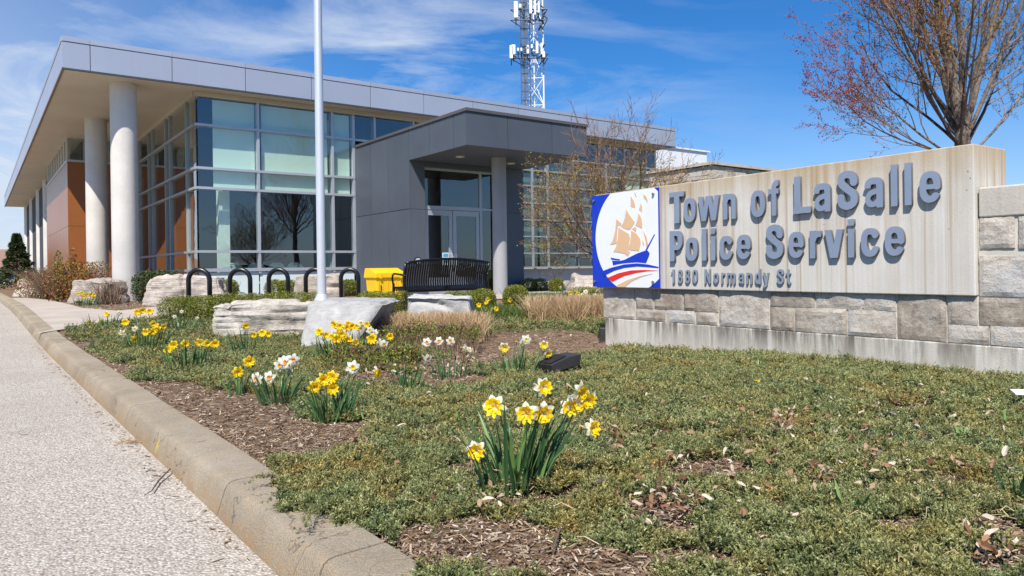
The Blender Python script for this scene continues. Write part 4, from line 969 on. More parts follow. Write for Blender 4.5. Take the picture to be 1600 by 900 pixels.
# bench: back towards the viewer, seat facing the doors
Q0 = on_depth(633, 455, 14.6); bo = Vector((Q0.x, Q0.y, 0)); gz = .165
bench = thing('bench', 'black steel strap bench with a wavy arched back facing the doors', 'bench', (bo+AX*.95+Vector((0, 0, gz))))
BLn = 2.02
def BQ(a, b, z): return bo+AX*a+BX*b+Vector((0, 0, gz+z))
def topz(u): return .80+.085*math.sin(math.pi*min(1, u*1.0))**.8+.0
for i in range(37):
    u = i/36; a = .03+u*(BLn-.06); tz_ = topz(u); m = MB(); P = []
    for b, z in ((-.03, tz_), (-.035, tz_-.08), (.03, .58), (.06, .42), (.03, .28), (.07, .215), (.2, .24), (.42, .30), (.50, .295), (.53, .24)): P.append(BQ(a, b, z))
    w_ = .0215; vs = []; 
    for p in P: vs += [p-AX*w_, p+AX*w_]
    n0 = len(P); nrm = []
    for k in range(n0):
        d = (P[min(k+1, n0-1)]-P[max(0, k-1)]).normalized(); nrm.append(AX.cross(d).normalized()*.008)
    vs2 = []
    for k in range(n0): vs2 += [vs[2*k]+nrm[k], vs[2*k+1]+nrm[k]]
    o = len(vs); al = vs+vs2
    fs = [(2*k, 2*k+1, 2*k+3, 2*k+2) for k in range(n0-1)]+[(o+2*k+2, o+2*k+3, o+2*k+1, o+2*k) for k in range(n0-1)]
    fs += [(2*k, 2*k+2, o+2*k+2, o+2*k) for k in range(n0-1)]+[(2*k+3, 2*k+1, o+2*k+1, o+2*k+3) for k in range(n0-1)]
    m.add(al, fs); m.build('strap', M['black'], bench)
m = MB(); m.tube([BQ(.0+BLn*i/20, -.032, topz(i/20)+.008) for i in range(21)], .024, 8); m.build('top_rail', M['black'], bench, smooth=True)
m = MB(); m.tube([BQ(0, .03, .27), BQ(BLn, .03, .27)], .02, 8); m.build('back_rail', M['black'], bench)
m = MB(); m.tube([BQ(0, .5, .31), BQ(BLn, .5, .31)], .022, 8); m.build('front_rail', M['black'], bench)
for a in (0., BLn):
    m = MB(); m.tube([BQ(a, -.03, topz(0)), BQ(a, .02, .62), BQ(a, .05, .45), BQ(a, -.05, .0)], .026, 8); m.build('leg', M['black'], bench, smooth=True)
    m = MB(); m.tube([BQ(a, .50, .0), BQ(a, .50, .40)], .026, 8); m.build('leg', M['black'], bench)
    m = MB(); m.tube([BQ(a, -.0, .56), BQ(a, .2, .58), BQ(a, .46, .60), BQ(a, .53, .57), BQ(a, .55, .50), BQ(a, .50, .31)], .02, 8); m.build('armrest', M['black'], bench, smooth=True)
# yellow grit bin
bq = at(600, 458); g0 = on_depth(601, 456, 16.9); bc = Vector((g0.x, g0.y, .18))
gb_ = thing('grit_bin', 'yellow plastic grit bin with sloped lid beside the bench', 'storage bin', bc)
def GB(x, y, z): return bc+AX*x*.84+BX*y+Vector((0, 0, z*1.07))
m = MB(); m.box8([GB(-.38, -.25, 0), GB(.38, -.25, 0), GB(.38, .25, 0), GB(-.38, .25, 0), GB(-.41, -.28, .46), GB(.41, -.28, .46), GB(.41, .28, .46), GB(-.41, .28, .46)]); m.build('bin_body', M['yellow_plastic'], gb_, bevel=.02)
m = MB(); m.add([GB(-.45, -.32, .45), GB(.45, -.32, .45), GB(.45, .32, .45), GB(-.45, .32, .45), GB(-.45, -.32, .56), GB(.45, -.32, .56), GB(.42, .0, .66), GB(-.42, .0, .66), GB(.42, .30, .66), GB(-.42, .30, .66)],
                [(0, 3, 2, 1), (0, 1, 5, 4), (4, 5, 6, 7), (7, 6, 8, 9), (1, 2, 8, 6, 5), (0, 4, 7, 9, 3), (2, 3, 9, 8)]); m.build('lid', M['yellow_plastic'], gb_, bevel=.015)
for i in range(6):
    x = -.33+i*.13; m = MB(); m.box8([GB(x-.008, -.262, .03), GB(x+.008, -.262, .03), GB(x+.008, -.24, .03), GB(x-.008, -.24, .03), GB(x-.008, -.287, .43), GB(x+.008, -.287, .43), GB(x+.008, -.26, .43), GB(x-.008, -.26, .43)]); m.build('rib', M['yellow_plastic'], gb_)
for x in (-.30, .30): m = MB(); m.box8([GB(x-.03, -.335, .44), GB(x+.03, -.335, .44), GB(x+.03, -.322, .44), GB(x-.03, -.322, .44), GB(x-.03, -.335, .54), GB(x+.03, -.335, .54), GB(x+.03, -.322, .54), GB(x-.03, -.322, .54)]); m.build('latch', M['yellow_plastic'], gb_)
m = MB(); m.tube([GB(-.27, -.285, .30), GB(-.27, -.285, .18)], .012, 6); m.build('hasp', M['black'], gb_)
# ground spotlight
sq = at(876, 584)
sp_ = thing('ground_spotlight', 'black box-shaped ground floodlight aimed at the sign', 'floodlight', sq)
ax = Vector((.80, .60, 0)).normalized(); bx_ = Vector((-.6, .80, 0))
def SQ(x, y, z): return sq+ax*x+bx_*y+Vector((0, 0, z))
m = MB(); m.add([SQ(-.15, -.09, .025), SQ(.13, -.09, .065), SQ(.13, .09, .065), SQ(-.15, .09, .025), SQ(-.17, -.09, .095), SQ(.02, -.09, .148), SQ(.15, -.09, .155), SQ(.15, .09, .155), SQ(.02, .09, .148), SQ(-.17, .09, .095)],
                [(0, 3, 2, 1), (0, 1, 6, 5, 4), (2, 3, 9, 8, 7), (1, 2, 7, 6), (0, 4, 9, 3), (4, 5, 8, 9), (5, 6, 7, 8)]); m.build('housing', M['spot'], sp_, bevel=.008)
m = MB(); m.box8([SQ(-.165, -.07, .1015), SQ(.0, -.07, .148), SQ(.0, .07, .148), SQ(-.165, .07, .1015), SQ(-.165, -.07, .1055), SQ(.0, -.07, .152), SQ(.0, .07, .152), SQ(-.165, .07, .1055)]); m.build('grille', M['spot_lens'], sp_)
for i in range(7):
    y = -.06+i*.02; m = MB(); m.box8([SQ(-.16, y-.003, .107), SQ(-.0, y-.003, .152), SQ(-.0, y+.003, .152), SQ(-.16, y+.003, .107), SQ(-.16, y-.003, .111), SQ(.0, y-.003, .156), SQ(.0, y+.003, .156), SQ(-.16, y+.003, .111)]); m.build('grille_bar', M['spot'], sp_)
m = MB(); m.tube([SQ(-.02, 0, -.1), SQ(0, 0, .09)], .03, 10); m.build('mount', M['spot'], sp_)
m = MB(); m.tube([SQ(.14, .03, .10), SQ(.19, .02, .08), SQ(.22, .0, .02), SQ(.24, -.02, -.02)], .008, 6); m.build('cable', M['spot'], sp_)
# loose white sheet at the right edge
wp = at(1592, 641); m = MB(); m.box8([wp+Vector(v) for v in [(-.06, -.06, .10), (.26, -.10, .08), (.30, .10, .09), (-.01, .06, .105), (-.06, -.06, .106), (.26, -.10, .086), (.30, .10, .096), (-.01, .06, .111)]])
o = m.build('white_board', M['paper'], None); set_props(o, 'flat white board lying on the ground cover at the right edge', 'board')
# light standard behind the wall's left end (dark box at its foot)
q_ = at(935, 533); m = MB(); m.box(q_.x+.03, q_.x+.11, q_.y+.05, q_.y+.2, q_.z-.1, q_.z+.16); o = m.build('junction_box', M['spot'], None, bevel=.01)
set_props(o, 'small black box at the left foot of the sign plinth', 'junction box')

# ================================================================== BOULDERS
def boulder(name, label, px0, px1, ytop, ybase, depth, mat, seed, yaw=0, steps=(22, 12, 12), amp=.05, taper=.06, Y=None, group=None, ledge=0., cut=None):
    b0 = at(px0, ybase); b1 = at(px1, ybase)
    if Y is None: Y = (b0.y+b1.y)/2
    xl, xr = on_depth(px0, ybase, Y).x, on_depth(px1, ybase, Y).x
    zb = float(terrain((xl+xr)/2, Y))-.04; zt = on_depth((px0+px1)/2, ytop, Y).z
    wd2 = (xr-xl)/2; cx = (xl+xr)/2; h = zt-zb; nx, ny, nz = steps
    bm = bmesh_new_grid(nx, ny, nz); vs = []
    cs, sn = math.cos(yaw), math.sin(yaw)
    for v in bm[0]:
        x, y, z = v           # -1..1, -1..1, 0..1
        r = 1-taper*z
        k = 1-.10*max(0, (abs(x)**8+abs(y)**8-1))
        X = x*wd2*r*k; Yy = y*depth/2*r*k; Z = z*h
        p = Vector((X+seed*3.1, Yy, Z+seed))
        n1 = mnoise.noise(p*1.7); n2 = mnoise.noise(p*4.5); n3 = mnoise.noise(p*11.)
        zz = mnoise.noise(Vector((X*.8+seed, Yy*.8, Z*14)))
        cr = mnoise.noise(p*1.1+Vector((7, 3, seed))); e = amp*(1.*n1+.5*n2+.22*n3)+ledge*abs(zz)-.8*amp*max(0, 1-abs(cr)/.09)
        if cut: X, Yy, Z = cut(x, y, z, X, Yy, Z)
        d = Vector((x if abs(x) > .9 else 0, y if abs(y) > .9 else 0, 1 if z > .98 else 0))
        if d.length > 0: d.normalize()
        if z > .98 and (abs(x) > .92 or abs(y) > .92): Z -= .03
        q = Vector((X, Yy, Z))+d*(e-amp*.25)
        vs.append((cx+q.x*cs-q.y*sn, Y+depth/2+q.x*sn+q.y*cs, zb+q.z))
    me = bpy.data.meshes.new(name); me.from_pydata(vs, [], bm[1]); setmat(me, M[mat]); o = link(name, me)
    me.polygons.foreach_set('use_smooth', [True]*len(me.polygons)); me.set_sharp_from_angle(angle=rad(38))
    return set_props(o, label, 'boulder', group)
def bmesh_new_grid(nx, ny, nz):
    idx = {}; V = []; Fc = []
    def vid(i, j, k):
        if (i, j, k) not in idx: idx[(i, j, k)] = len(V); V.append((2*i/nx-1, 2*j/ny-1, k/nz))
        return idx[(i, j, k)]
    for i in range(nx):
        for k in range(nz):
            Fc.append((vid(i, 0, k), vid(i+1, 0, k), vid(i+1, 0, k+1), vid(i, 0, k+1))); Fc.append((vid(i+1, ny, k), vid(i, ny, k), vid(i, ny, k+1), vid(i+1, ny, k+1)))
    for j in range(ny):
        for k in range(nz):
            Fc.append((vid(0, j+1, k), vid(0, j, k), vid(0, j, k+1), vid(0, j+1, k+1))); Fc.append((vid(nx, j, k), vid(nx, j+1, k), vid(nx, j+1, k+1), vid(nx, j, k+1)))
    for i in range(nx):
        for j in range(ny): Fc.append((vid(i, j, nz), vid(i+1, j, nz), vid(i+1, j+1, nz), vid(i, j+1, nz)))
    return V, Fc
boulder('boulder', 'long pale ledgy limestone block left of the flagpole base', 322, 498, 474, 528, .62, 'armour', 1, .04, (64, 14, 20), .06, .03, ledge=.05, Y=9.15)
boulder('boulder', 'smooth light grey slab with slanted sides in front of the flagpole', 474, 592, 475, 546, 1.9, 'armour_grey', 2, .0, (26, 20, 14), .018, .0, Y=7.95,
        cut=lambda x, y, z, X, Y, Z: ((1-(x+1)/2)*(-.49-.05*z)+(x+1)/2*(.08+.285*z), Y+(1-y)*.5*z*.6, Z*(1-.03*x)))
boulder('boulder', 'pale grey oblong boulder behind the dried grass and before the bench', 629, 744, 462, 512, .7, 'armour_grey', 3, 0, (40, 16, 18), .06, .07, Y=10.2)
boulder('boulder', 'broad tan boulder by the glass corner behind the leftmost bike rack', 218, 345, 433, 474, .9, 'armour_tan', 4, .15, (40, 18, 20), .10, .16, ledge=.03, Y=15.6)
boulder('boulder', 'tan split boulder below the windows behind the flagpole', 456, 531, 430, 466, .6, 'armour_tan', 5, 0, (22, 10, 12), .06, .06, Y=17.6, ledge=.04)
boulder('boulder', 'rounded tan boulder between the yellow daffodils and the rear column', 98, 184, 438, 474, .9, 'armour_tan', 6, -.2, (22, 12, 12), .12, .2, Y=16.6)
boulder('boulder', 'low mossy boulder at the left end of the barberry bed', 74, 112, 440, 466, .8, 'armour_tan', 7, .3, (14, 10, 10), .12, .2, Y=19.8)
boulder('boulder', 'long low boulder beside the road at the far left', 8, 72, 437, 464, 1.4, 'armour_tan', 8, .3, (20, 12, 10), .14, .15, Y=22.6)
boulder('boulder', 'pinkish rounded boulder under the louvred windows left of the sign', 888, 952, 430, 452, 1.2, 'armour_tan', 9, 0, (18, 12, 10), .1, .35, Y=19.5)

# ================================================================== GROUND COVER (stuff, instanced sprigs)
src = bpy.data.collections.new('ground_cover_sources')     # never linked to the scene: only a source for the instances below
def src_coll(name, meshes):
    c = bpy.data.collections.new(name)
    for k, me in enumerate(meshes): c.objects.link(bpy.data.objects.new('%s_%d' % (name, k), me))
    return c
def scatter(name, P, rot, scl, coll, nvar, patch=None):
    n = len(P); me = bpy.data.meshes.new(name); me.vertices.add(n); me.vertices.foreach_set('co', np.asarray(P, np.float32).ravel())
    a = me.attributes.new('rot', 'FLOAT_VECTOR', 'POINT'); a.data.foreach_set('vector', np.asarray(rot, np.float32).ravel())
    a = me.attributes.new('scl', 'FLOAT', 'POINT'); a.data.foreach_set('value', np.asarray(scl, np.float32))
    if patch is not None: a = me.attributes.new('patch', 'FLOAT', 'POINT'); a.data.foreach_set('value', np.asarray(patch, np.float32))
    a = me.attributes.new('idx', 'INT', 'POINT'); a.data.foreach_set('value', rs.randint(0, nvar, n).astype(np.int32)); me.update()
    o = link(name, me); o['kind'] = 'stuff'
    g = bpy.data.node_groups.new(name, 'GeometryNodeTree')
    g.interface.new_socket('Geometry', in_out='INPUT', socket_type='NodeSocketGeometry'); g.interface.new_socket('Geometry', in_out='OUTPUT', socket_type='NodeSocketGeometry')
    gi = g.nodes.new('NodeGroupInput'); go = g.nodes.new('NodeGroupOutput'); ip = g.nodes.new('GeometryNodeInstanceOnPoints')
    ci = g.nodes.new('GeometryNodeCollectionInfo'); ci.inputs['Collection'].default_value = coll; ci.inputs['Separate Children'].default_value = True; ci.inputs['Reset Children'].default_value = True
    def na(nm, tp): q = g.nodes.new('GeometryNodeInputNamedAttribute'); q.data_type = tp; q.inputs['Name'].default_value = nm; return q.outputs[0]
    L = g.links.new; L(gi.outputs[0], ip.inputs['Points']); L(ci.outputs[0], ip.inputs['Instance']); ip.inputs['Pick Instance'].default_value = True
    L(na('idx', 'INT'), ip.inputs['Instance Index']); e2r = g.nodes.new('FunctionNodeEulerToRotation'); L(na('rot', 'FLOAT_VECTOR'), e2r.inputs[0]); L(e2r.outputs[0], ip.inputs['Rotation']); L(na('scl', 'FLOAT'), ip.inputs['Scale'])
    L(ip.outputs[0], go.inputs[0])
    md = o.modifiers.new('scatter', 'NODES'); md.node_group = g
    return o
def sprig_mesh(seed, nb=9, L=.045):
    r = np.random.RandomState(seed); V = []; F_ = []; T = []
    def tri(a, b, c, t): o = len(V); V.extend([a, b, c]); F_.append((o, o+1, o+2)); T.extend(t)
    main = r.uniform(0, 6.28)
    for b in range(nb):
        az = r.uniform(0, 6.28); el = r.uniform(.1, 1.2); l = L*r.uniform(.4, .95); base = np.array([r.uniform(-.016, .016), r.uniform(-.016, .016), r.uniform(-.012, .006)])
        d = np.array([math.cos(az)*math.cos(el), math.sin(az)*math.cos(el), math.sin(el)]); tb = r.uniform(.1, .55); nl = 9
        for k in range(nl):
            f = (k+.5)/nl; p = base+d*l*f; q = r.normal(size=3); q -= d*q.dot(d)*.4; q /= np.linalg.norm(q)
            ll = .0095*(1.15-f*.5)*r.uniform(.8, 1.3); tip = p+(q*.75+d*.7)*ll; sd = np.cross(q, d); sd /= np.linalg.norm(sd)+1e-9
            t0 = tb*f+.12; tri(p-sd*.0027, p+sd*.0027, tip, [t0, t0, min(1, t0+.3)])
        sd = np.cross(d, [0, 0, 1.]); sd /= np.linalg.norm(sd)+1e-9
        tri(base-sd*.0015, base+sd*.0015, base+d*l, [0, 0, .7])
    return np_mesh('sprig', np.array(V), np.array(F_), [M['juniper']], T)
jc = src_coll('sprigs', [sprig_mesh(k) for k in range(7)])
fbm_seed = 3.7
def fbm(x, y, s_=1., seed=0.):
    return np.array([mnoise.noise(Vector((a*s_+seed, b*s_, seed)))+.5*mnoise.noise(Vector((a*s_*2.3, b*s_*2.3+seed, seed+5))) for a, b in zip(x, y)])
BARE = [(330, 645, 120, 34), (450, 684, 120, 26), (250, 608, 80, 18), (520, 668, 60, 10), (170, 575, 50, 10), (1040, 800, 60, 16), (1060, 830, 50, 16), (985, 790, 40, 9), (1250, 810, 40, 8), (215, 603, 55, 12), (290, 628, 85, 22), (375, 655, 100, 22), (455, 675, 85, 20), (420, 700, 70, 18), (560, 693, 34, 9), (500, 690, 50, 13), (640, 872, 85, 30), (745, 850, 140, 45), (860, 880, 130, 40), (930, 900, 110, 30),
        (1100, 740, 80, 20), (640, 592, 120, 14), (690, 570, 60, 12), (845, 532, 122, 20), (760, 545, 70, 24), (1395, 822, 85, 9), (1555, 885, 45, 14), (1225, 668, 30, 9), (1285, 760, 35, 10), (1590, 785, 35, 12), (700, 705, 14, 4), (800, 785, 60, 10), (985, 545, 45, 5), (120, 540, 60, 6), (1490, 745, 20, 5), (1130, 800, 60, 9), (1010, 690, 26, 6), (1420, 640, 40, 4), (650, 740, 45, 6), (1180, 850, 50, 12), (1330, 700, 24, 6), (960, 820, 40, 8), (1040, 870, 70, 14), (1480, 790, 40, 7)]
def bare(x, y):
    u = x/y*FP; v = H/y*FP; px = 800+u+v*ROLL; py = 418.5-u*ROLL+v
    b = np.zeros(len(x))
    for cx, cy, rx, ry in BARE: b = np.maximum(b, 1.25-np.sqrt(((px-cx)/rx)**2+((py-cy)/ry)**2))
    return b
def inside_poly(x, y, poly):
    c = np.zeros(len(x), bool); n = len(poly)
    for i in range(n):
        x0, y0 = poly[i-1]; x1, y1 = poly[i]
        if y0 == y1: continue
        hit = ((y0 > y) != (y1 > y)) & (x < (x1-x0)*(y-y0)/(y1-y0)+x0); c ^= hit
    return c
walkp = [(p.x, p.y) for p in walk]
def cover_points(n, y0, y1, xmin, xmax, ex=.0):
    """random points where juniper grows"""
    y = np.sqrt(rs.uniform(y0*y0, y1*y1, n)); x = rs.uniform(xmin, xmax, n)*y
    p = .8*x+.6*y; q = -.6*x+.8*y
    nz = fbm(x, y, 1.6, 3.); nz2 = fbm(x, y, 6., 9.)
    b = bare(x, y)+nz*.35+nz2*.25
    edge = 1.09+.07*nz2+.10*nz-.19*np.exp(-((q-2.62)/.33)**2)-.08*np.exp(-((q-1.7)/.12)**2)+.10*np.exp(-((q-4.6)/.9)**2)
    ok = (b < .25) & (p > edge) & (p < 11.4-.0*x)
    dw = (x-WP.x)*WN.x+(y-WP.y)*WN.y; sw_ = (x-WP.x)*WD.x+(y-WP.y)*WD.y
    ok &= ~((dw < .0) & (dw > -.7) & (sw_ > -4.2))
    ok &= ~((dw < 0) & (sw_ > -4.2) & (y < 9))
    ok &= ~inside_poly(x, y, walkp)
    gap = fbm(x, y, 3.4, 51.)+.5*fbm(x, y, 11., 12.)
    ok &= (gap < .42) | (rs.rand(n) < .16)
    return x[ok], y[ok], nz[ok], nz2[ok], p[ok]
PX, PY, PZ, RT, SC = [], [], [], [], []
for n, y0, y1, sc0 in ((34000, 1.9, 3.6, .95), (38000, 3.6, 6.2, 1.2), (27000, 6.2, 9.2, 1.5), (10000, 9.2, 12.4, 2.0)):
    x, y, a, b, p = cover_points(int(n*1.22), y0, y1, -.8, .98)
    z = terrain(x, y)+gnoise(x, y)+.004+.020*a+.040*b+rs.uniform(-.016, .016, len(x)); z = np.where(p < 1.06, z+.012, z)
    PX.append(x); PY.append(y); PZ.append(z); SC.append(sc0*rs.uniform(.6, 1.25, len(x)))
    RT.append(np.stack([rs.normal(0, .35, len(x)), rs.normal(0, .35, len(x)), rs.uniform(0, 6.28, len(x))], 1))
# trailing shoots over the kerb
for (px, py), (ex, ey) in (((470, 775), (415, 800)), ((515, 800), (488, 838)), ((505, 805), (465, 850)), ((440, 760), (385, 768)), ((690, 800), (672, 868)), ((700, 790), (720, 850)), ((1260, 790), (1225, 830))):
    a, b = at(px, py), at(ex, ey); k = 24
    t = np.linspace(0, 1, k); PX.append(a.x+(b.x-a.x)*t+rs.normal(0, .009, k)); PY.append(a.y+(b.y-a.y)*t+rs.normal(0, .009, k)); PZ.append(np.full(k, .03)+.02*np.sin(t*3.1)); SC.append(.6*rs.uniform(.5, 1.1, k)*(1.1-.6*t))
    RT.append(np.stack([rs.normal(0, .4, k), rs.normal(0, .4, k), rs.uniform(0, 6.28, k)], 1))
X_a, Y_a = np.concatenate(PX), np.concatenate(PY)
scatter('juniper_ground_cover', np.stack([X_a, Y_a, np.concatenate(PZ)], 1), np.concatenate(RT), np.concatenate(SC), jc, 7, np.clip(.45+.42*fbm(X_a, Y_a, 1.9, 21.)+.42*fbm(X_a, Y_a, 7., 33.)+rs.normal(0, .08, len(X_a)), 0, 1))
# taller feathery tips
def feather(seed):
    r = np.random.RandomState(seed); P = []; D = []
    for b in range(3):
        az = r.uniform(0, 6.28); el = r.uniform(.7, 1.3); l = .11*r.uniform(.6, 1.1); d = np.array([math.cos(az)*math.cos(el), math.sin(az)*math.cos(el), math.sin(el)])
        for k in range(26):
            P.append(d*l*k/26); q = r.normal(size=3); q /= np.linalg.norm(q); D.append(q*.8+d*.7)
    P = np.array(P); V, F_, T = leaf_cloud(P, .011, dirs=np.array(D), asp=.22, tone=np.linspace(.45, .8, len(P))); return np_mesh('tip', V, F_, [M['juniper']], T)
fc = src_coll('tips', [feather(k) for k in range(3)])
x, y, a, b, p = cover_points(1600, 1.9, 6.5, -.6, .74); k = a > -.1
scatter('juniper_tips', np.stack([x[k], y[k], terrain(x[k], y[k])+.02], 1), np.stack([rs.normal(0, .2, k.sum()), rs.normal(0, .2, k.sum()), rs.uniform(0, 6, k.sum())], 1), rs.uniform(.5, 1.1, k.sum()), fc, 3, np.full(k.sum(), .4))
# wood mulch
def chip(seed):
    r = random.Random(seed); m = MB(); l, w_, t = r.uniform(.012, .03), r.uniform(.0025, .006), r.uniform(.0012, .0025)
    m.c = []; m.box8([(-l*r.uniform(.8, 1), -w_, 0), (l, -w_*r.uniform(.3, 1), 0), (l*r.uniform(.8, 1), w_, 0), (-l, w_*r.uniform(.3, 1), 0), (-l, -w_, t), (l, -w_*.8, t), (l, w_, t*1.3), (-l, w_*.7, t)]); m.c = [r.uniform(.2, .8)]*8
    return m.mesh('chip', M['chip'], col=True)
cc = src_coll('chips', [chip(k) for k in range(9)])
PX, PY, SC = [], [], []
for n, y0, y1, s0 in ((60000, 1.9, 4., .52), (46000, 4., 7.5, .72), (22000, 7.5, 17., 1.25)):
    y = np.sqrt(rs.uniform(y0*y0, y1*y1, n)); x = rs.uniform(-.78, .95, n)*y; p = .8*x+.6*y
    ok = (p > 1.045) & ~inside_poly(x, y, walkp) & ((bare(x, y) > -.5) | (y > 9) | (rs.rand(n) < .12)); PX.append(x[ok]); PY.append(y[ok]); SC.append(s0*rs.uniform(.4, 1.3, ok.sum()))
x, y = np.concatenate(PX), np.concatenate(PY); n = len(x)
scatter('wood_mulch', np.stack([x, y, terrain(x, y)+gnoise(x, y)-.008+rs.uniform(0, .008, n)], 1), np.stack([rs.normal(0, .25, n), rs.normal(0, .25, n), rs.uniform(0, 6.28, n)], 1), np.concatenate(SC), cc, 9)
# fallen leaves, seed husks
def dead_leaf(seed):
    r = random.Random(seed); L = r.uniform(.02, .032); vs = []; fs = []; c = []
    for j in range(5):
        f = j/4; wd_ = L*.42*math.sin(math.pi*(.12+.8*f))*r.uniform(.8, 1.2); zz = .006*math.sin(f*3+seed)
        vs += [(L*(f-.5)*1.9, -wd_, zz+r.uniform(.002, .012)), (L*(f-.5)*1.9, 0, zz), (L*(f-.5)*1.9, wd_, zz+r.uniform(.002, .012))]
    for j in range(4): o = j*3; fs += [(o, o+1, o+4, o+3), (o+1, o+2, o+5, o+4)]
    m = MB(); m.add(vs, fs, 0, r.uniform(.2, .85)); return m.mesh('dead_leaf', M['litter'], col=True)
lc = src_coll('dead_leaves', [dead_leaf(k) for k in range(8)])
PX, PY, SC = [], [], []
def drop(px, py, rx, ry, n, s0=1.):
    for _ in range(n):
        q = at(px+random.gauss(0, rx*.5), py+random.gauss(0, ry*.5)); PX.append(q.x); PY.append(q.y); SC.append(s0*random.uniform(.5, 1.1))
for a in ((620, 590, 60, 22, 80), (720, 575, 50, 16, 70), (560, 600, 40, 20, 30), (1545, 880, 45, 14, 26), (1150, 690, 480, 110, 330), (1380, 650, 200, 45, 70), (1040, 800, 70, 30, 70), (1000, 690, 80, 20, 30), (1230, 665, 30, 10, 14), (1060, 545, 90, 5, 24), (1000, 640, 60, 40, 14), (760, 790, 90, 22, 24), (1400, 730, 160, 60, 50), (620, 690, 120, 40, 18), (1290, 755, 30, 12, 12, ), (850, 535, 100, 14, 60), (1540, 845, 40, 20, 16)): drop(*a)
x, y = np.array(PX), np.array(PY); n = len(x); k = .8*x+.6*y > 1.06; x, y, sc_ = x[k], y[k], np.array(SC)[k]; n = len(x)
scatter('leaf_litter', np.stack([x, y, terrain(x, y)+gnoise(x, y)+.045+rs.uniform(-.02, .025, n)], 1), np.stack([rs.normal(0, .45, n), rs.normal(0, .45, n), rs.uniform(0, 6.28, n)], 1), sc_*.85, lc, 8)
# crumbs along the gutter and a few on the road
PX, PY = [], []
for _ in range(420):
    q = random.uniform(-.2, 12); p = .775-abs(random.gauss(0, .045)); a = pq(p, q); PX.append(a[0]); PY.append(a[1])
for _ in range(60): a = (random.uniform(-3, -.5), random.uniform(1.8, 6)); PX.append(a[0]); PY.append(a[1])
x, y = np.array(PX), np.array(PY); n = len(x)
scatter('gutter_debris', np.stack([x, y, np.full(n, -.126)+.18*smooth(8., 17., y)], 1), np.stack([rs.normal(0, .1, n), rs.normal(0, .1, n), rs.uniform(0, 6.28, n)], 1), rs.uniform(.25, .8, n), cc, 9)
def needle_pile(m):
    c = Vector(at(206, 692).to_tuple()); r = ray(206, 692); t = (-.13-H)/r[2]; c = Vector((r[0]*t, t, -.125))
    for _ in range(120):
        a = random.uniform(0, 6.28); p = c+Vector((random.gauss(0, .06), random.gauss(0, .03), random.uniform(0, .012))); m.tube([p, p+Vector((math.cos(a)*.03, math.sin(a)*.03, .004))], .0012, 3, c=random.random())
m = MB(); needle_pile(m); o = m.build('needle_pile', M['dry'], None, col=True); o['kind'] = 'stuff'
def on_road(px, py): r = ray(px, py); t = (-.125-H)/r[2]; return Vector((r[0]*t, t, -.125))
a, b = on_road(225, 774), on_road(266, 739); m = MB(); m.tube([a, a+Vector((.02, .03, .012)), (a+b)/2+Vector((0, .01, .012)), b+Vector((0, 0, .02))], [.002, .003, .0045, .004], 6)
o = m.build('twig', M['twig'], None); set_props(o, 'thin crooked brown twig lying on the aggregate road by the kerb', 'twig')
a, b = at(822, 872), at(880, 835)
m = MB(); m.tube([at(865, 868)+Vector((0, 0, .02)), at(872, 850)+Vector((0, 0, .03)), at(878, 828)+Vector((0, 0, .02))], [.002, .004, .002], 6); set_props(m.build('twig', M['twig'], None), 'short dark twig standing out of the mulch in the foreground', 'twig')
pod = at(935, 772); m = MB(); m.tube([pod+Vector((-.035, -.02, .03)), pod+Vector((-.01, 0, .045)), pod+Vector((.03, .03, .05))], [.003, .012, .004], 7); set_props(m.build('bark_piece', M['bark'], None), 'dark rounded piece of bark right of the front daffodils', 'bark')

# ================================================================== SHRUBS, HEDGES, DRIED GRASS
def blob_points(n, c, r, shell=.35, pw=2.6):
    u = rnd_unit(n); s_ = 1/np.power(np.sum(np.abs(u)**pw, 1), 1/pw); k = 1-shell*rs.rand(n)**1.5
    return np.array(c)+u*s_[:, None]*k[:, None]*np.array(r)
def hedge(name, label, px0, px1, ytop, ybase, Y, depth, n, mat='box_leaf', size=.028, cat='shrub', lumps=5, group=None, up=.3, ztop=None):
    x0, x1 = on_depth(px0, 440, Y).x, on_depth(px1, 440, Y).x; gz_ = float(terrain((x0+x1)/2, Y)); zt = on_depth((px0+px1)/2, ytop, Y).z if ztop is None else ztop
    h = zt-gz_; t = thing(name, label, cat, ((x0+x1)/2, Y+depth/2, gz_), group); P = []
    for k in range(lumps):
        cx = x0+(x1-x0)*(k+.5)/lumps; rr0 = (x1-x0)/lumps*.75
        P.append(blob_points(n//lumps, (cx+random.uniform(-.03, .03), Y+depth/2+random.uniform(-.03, .03), gz_+h*.48), (rr0 if lumps > 1 else (x1-x0)/2, depth/2, h*.54*(random.uniform(.5, 1.15) if mat == 'spirea' else random.uniform(.93, 1.04))), .85 if mat == 'spirea' else .45))
    P = np.concatenate(P); P = P[P[:, 2] > gz_]
    V, F_, T = leaf_cloud(P, size, up); o = link('foliage', np_mesh('foliage', V, F_, [M[mat]], T), t); o['kind'] = 'stuff'
    m = MB()
    for k in range(max(6, lumps*(16 if mat == 'spirea' else 4))):
        x = random.uniform(x0+.04, x1-.04); m.tube([(x, Y+depth/2, gz_-.02), (x+random.uniform(-.05, .05), Y+depth/2+random.uniform(-.1, .1), gz_+h*.5), (x+random.uniform(-.12, .12), Y+depth/2+random.uniform(-.15, .15), gz_+h*.9)], [.008, .006, .003], 4)
    o = m.build('stems', M['twig'], t); o['kind'] = 'stuff'
    return t
def hedge_dense(name, label, px0, px1, yt, yb, Y, depth, n, **k):
    t = hedge(name, label, px0, px1, yt, yb, Y, depth, int(n*2.4), size=.021 if Y < 15 else .03, **k)
    return t
hedge_dense('boxwood_hedge', 'low clipped boxwood mound left of the long pale ledgy block', 240, 335, 463, 505, 11.6, .75, 6500, lumps=4)
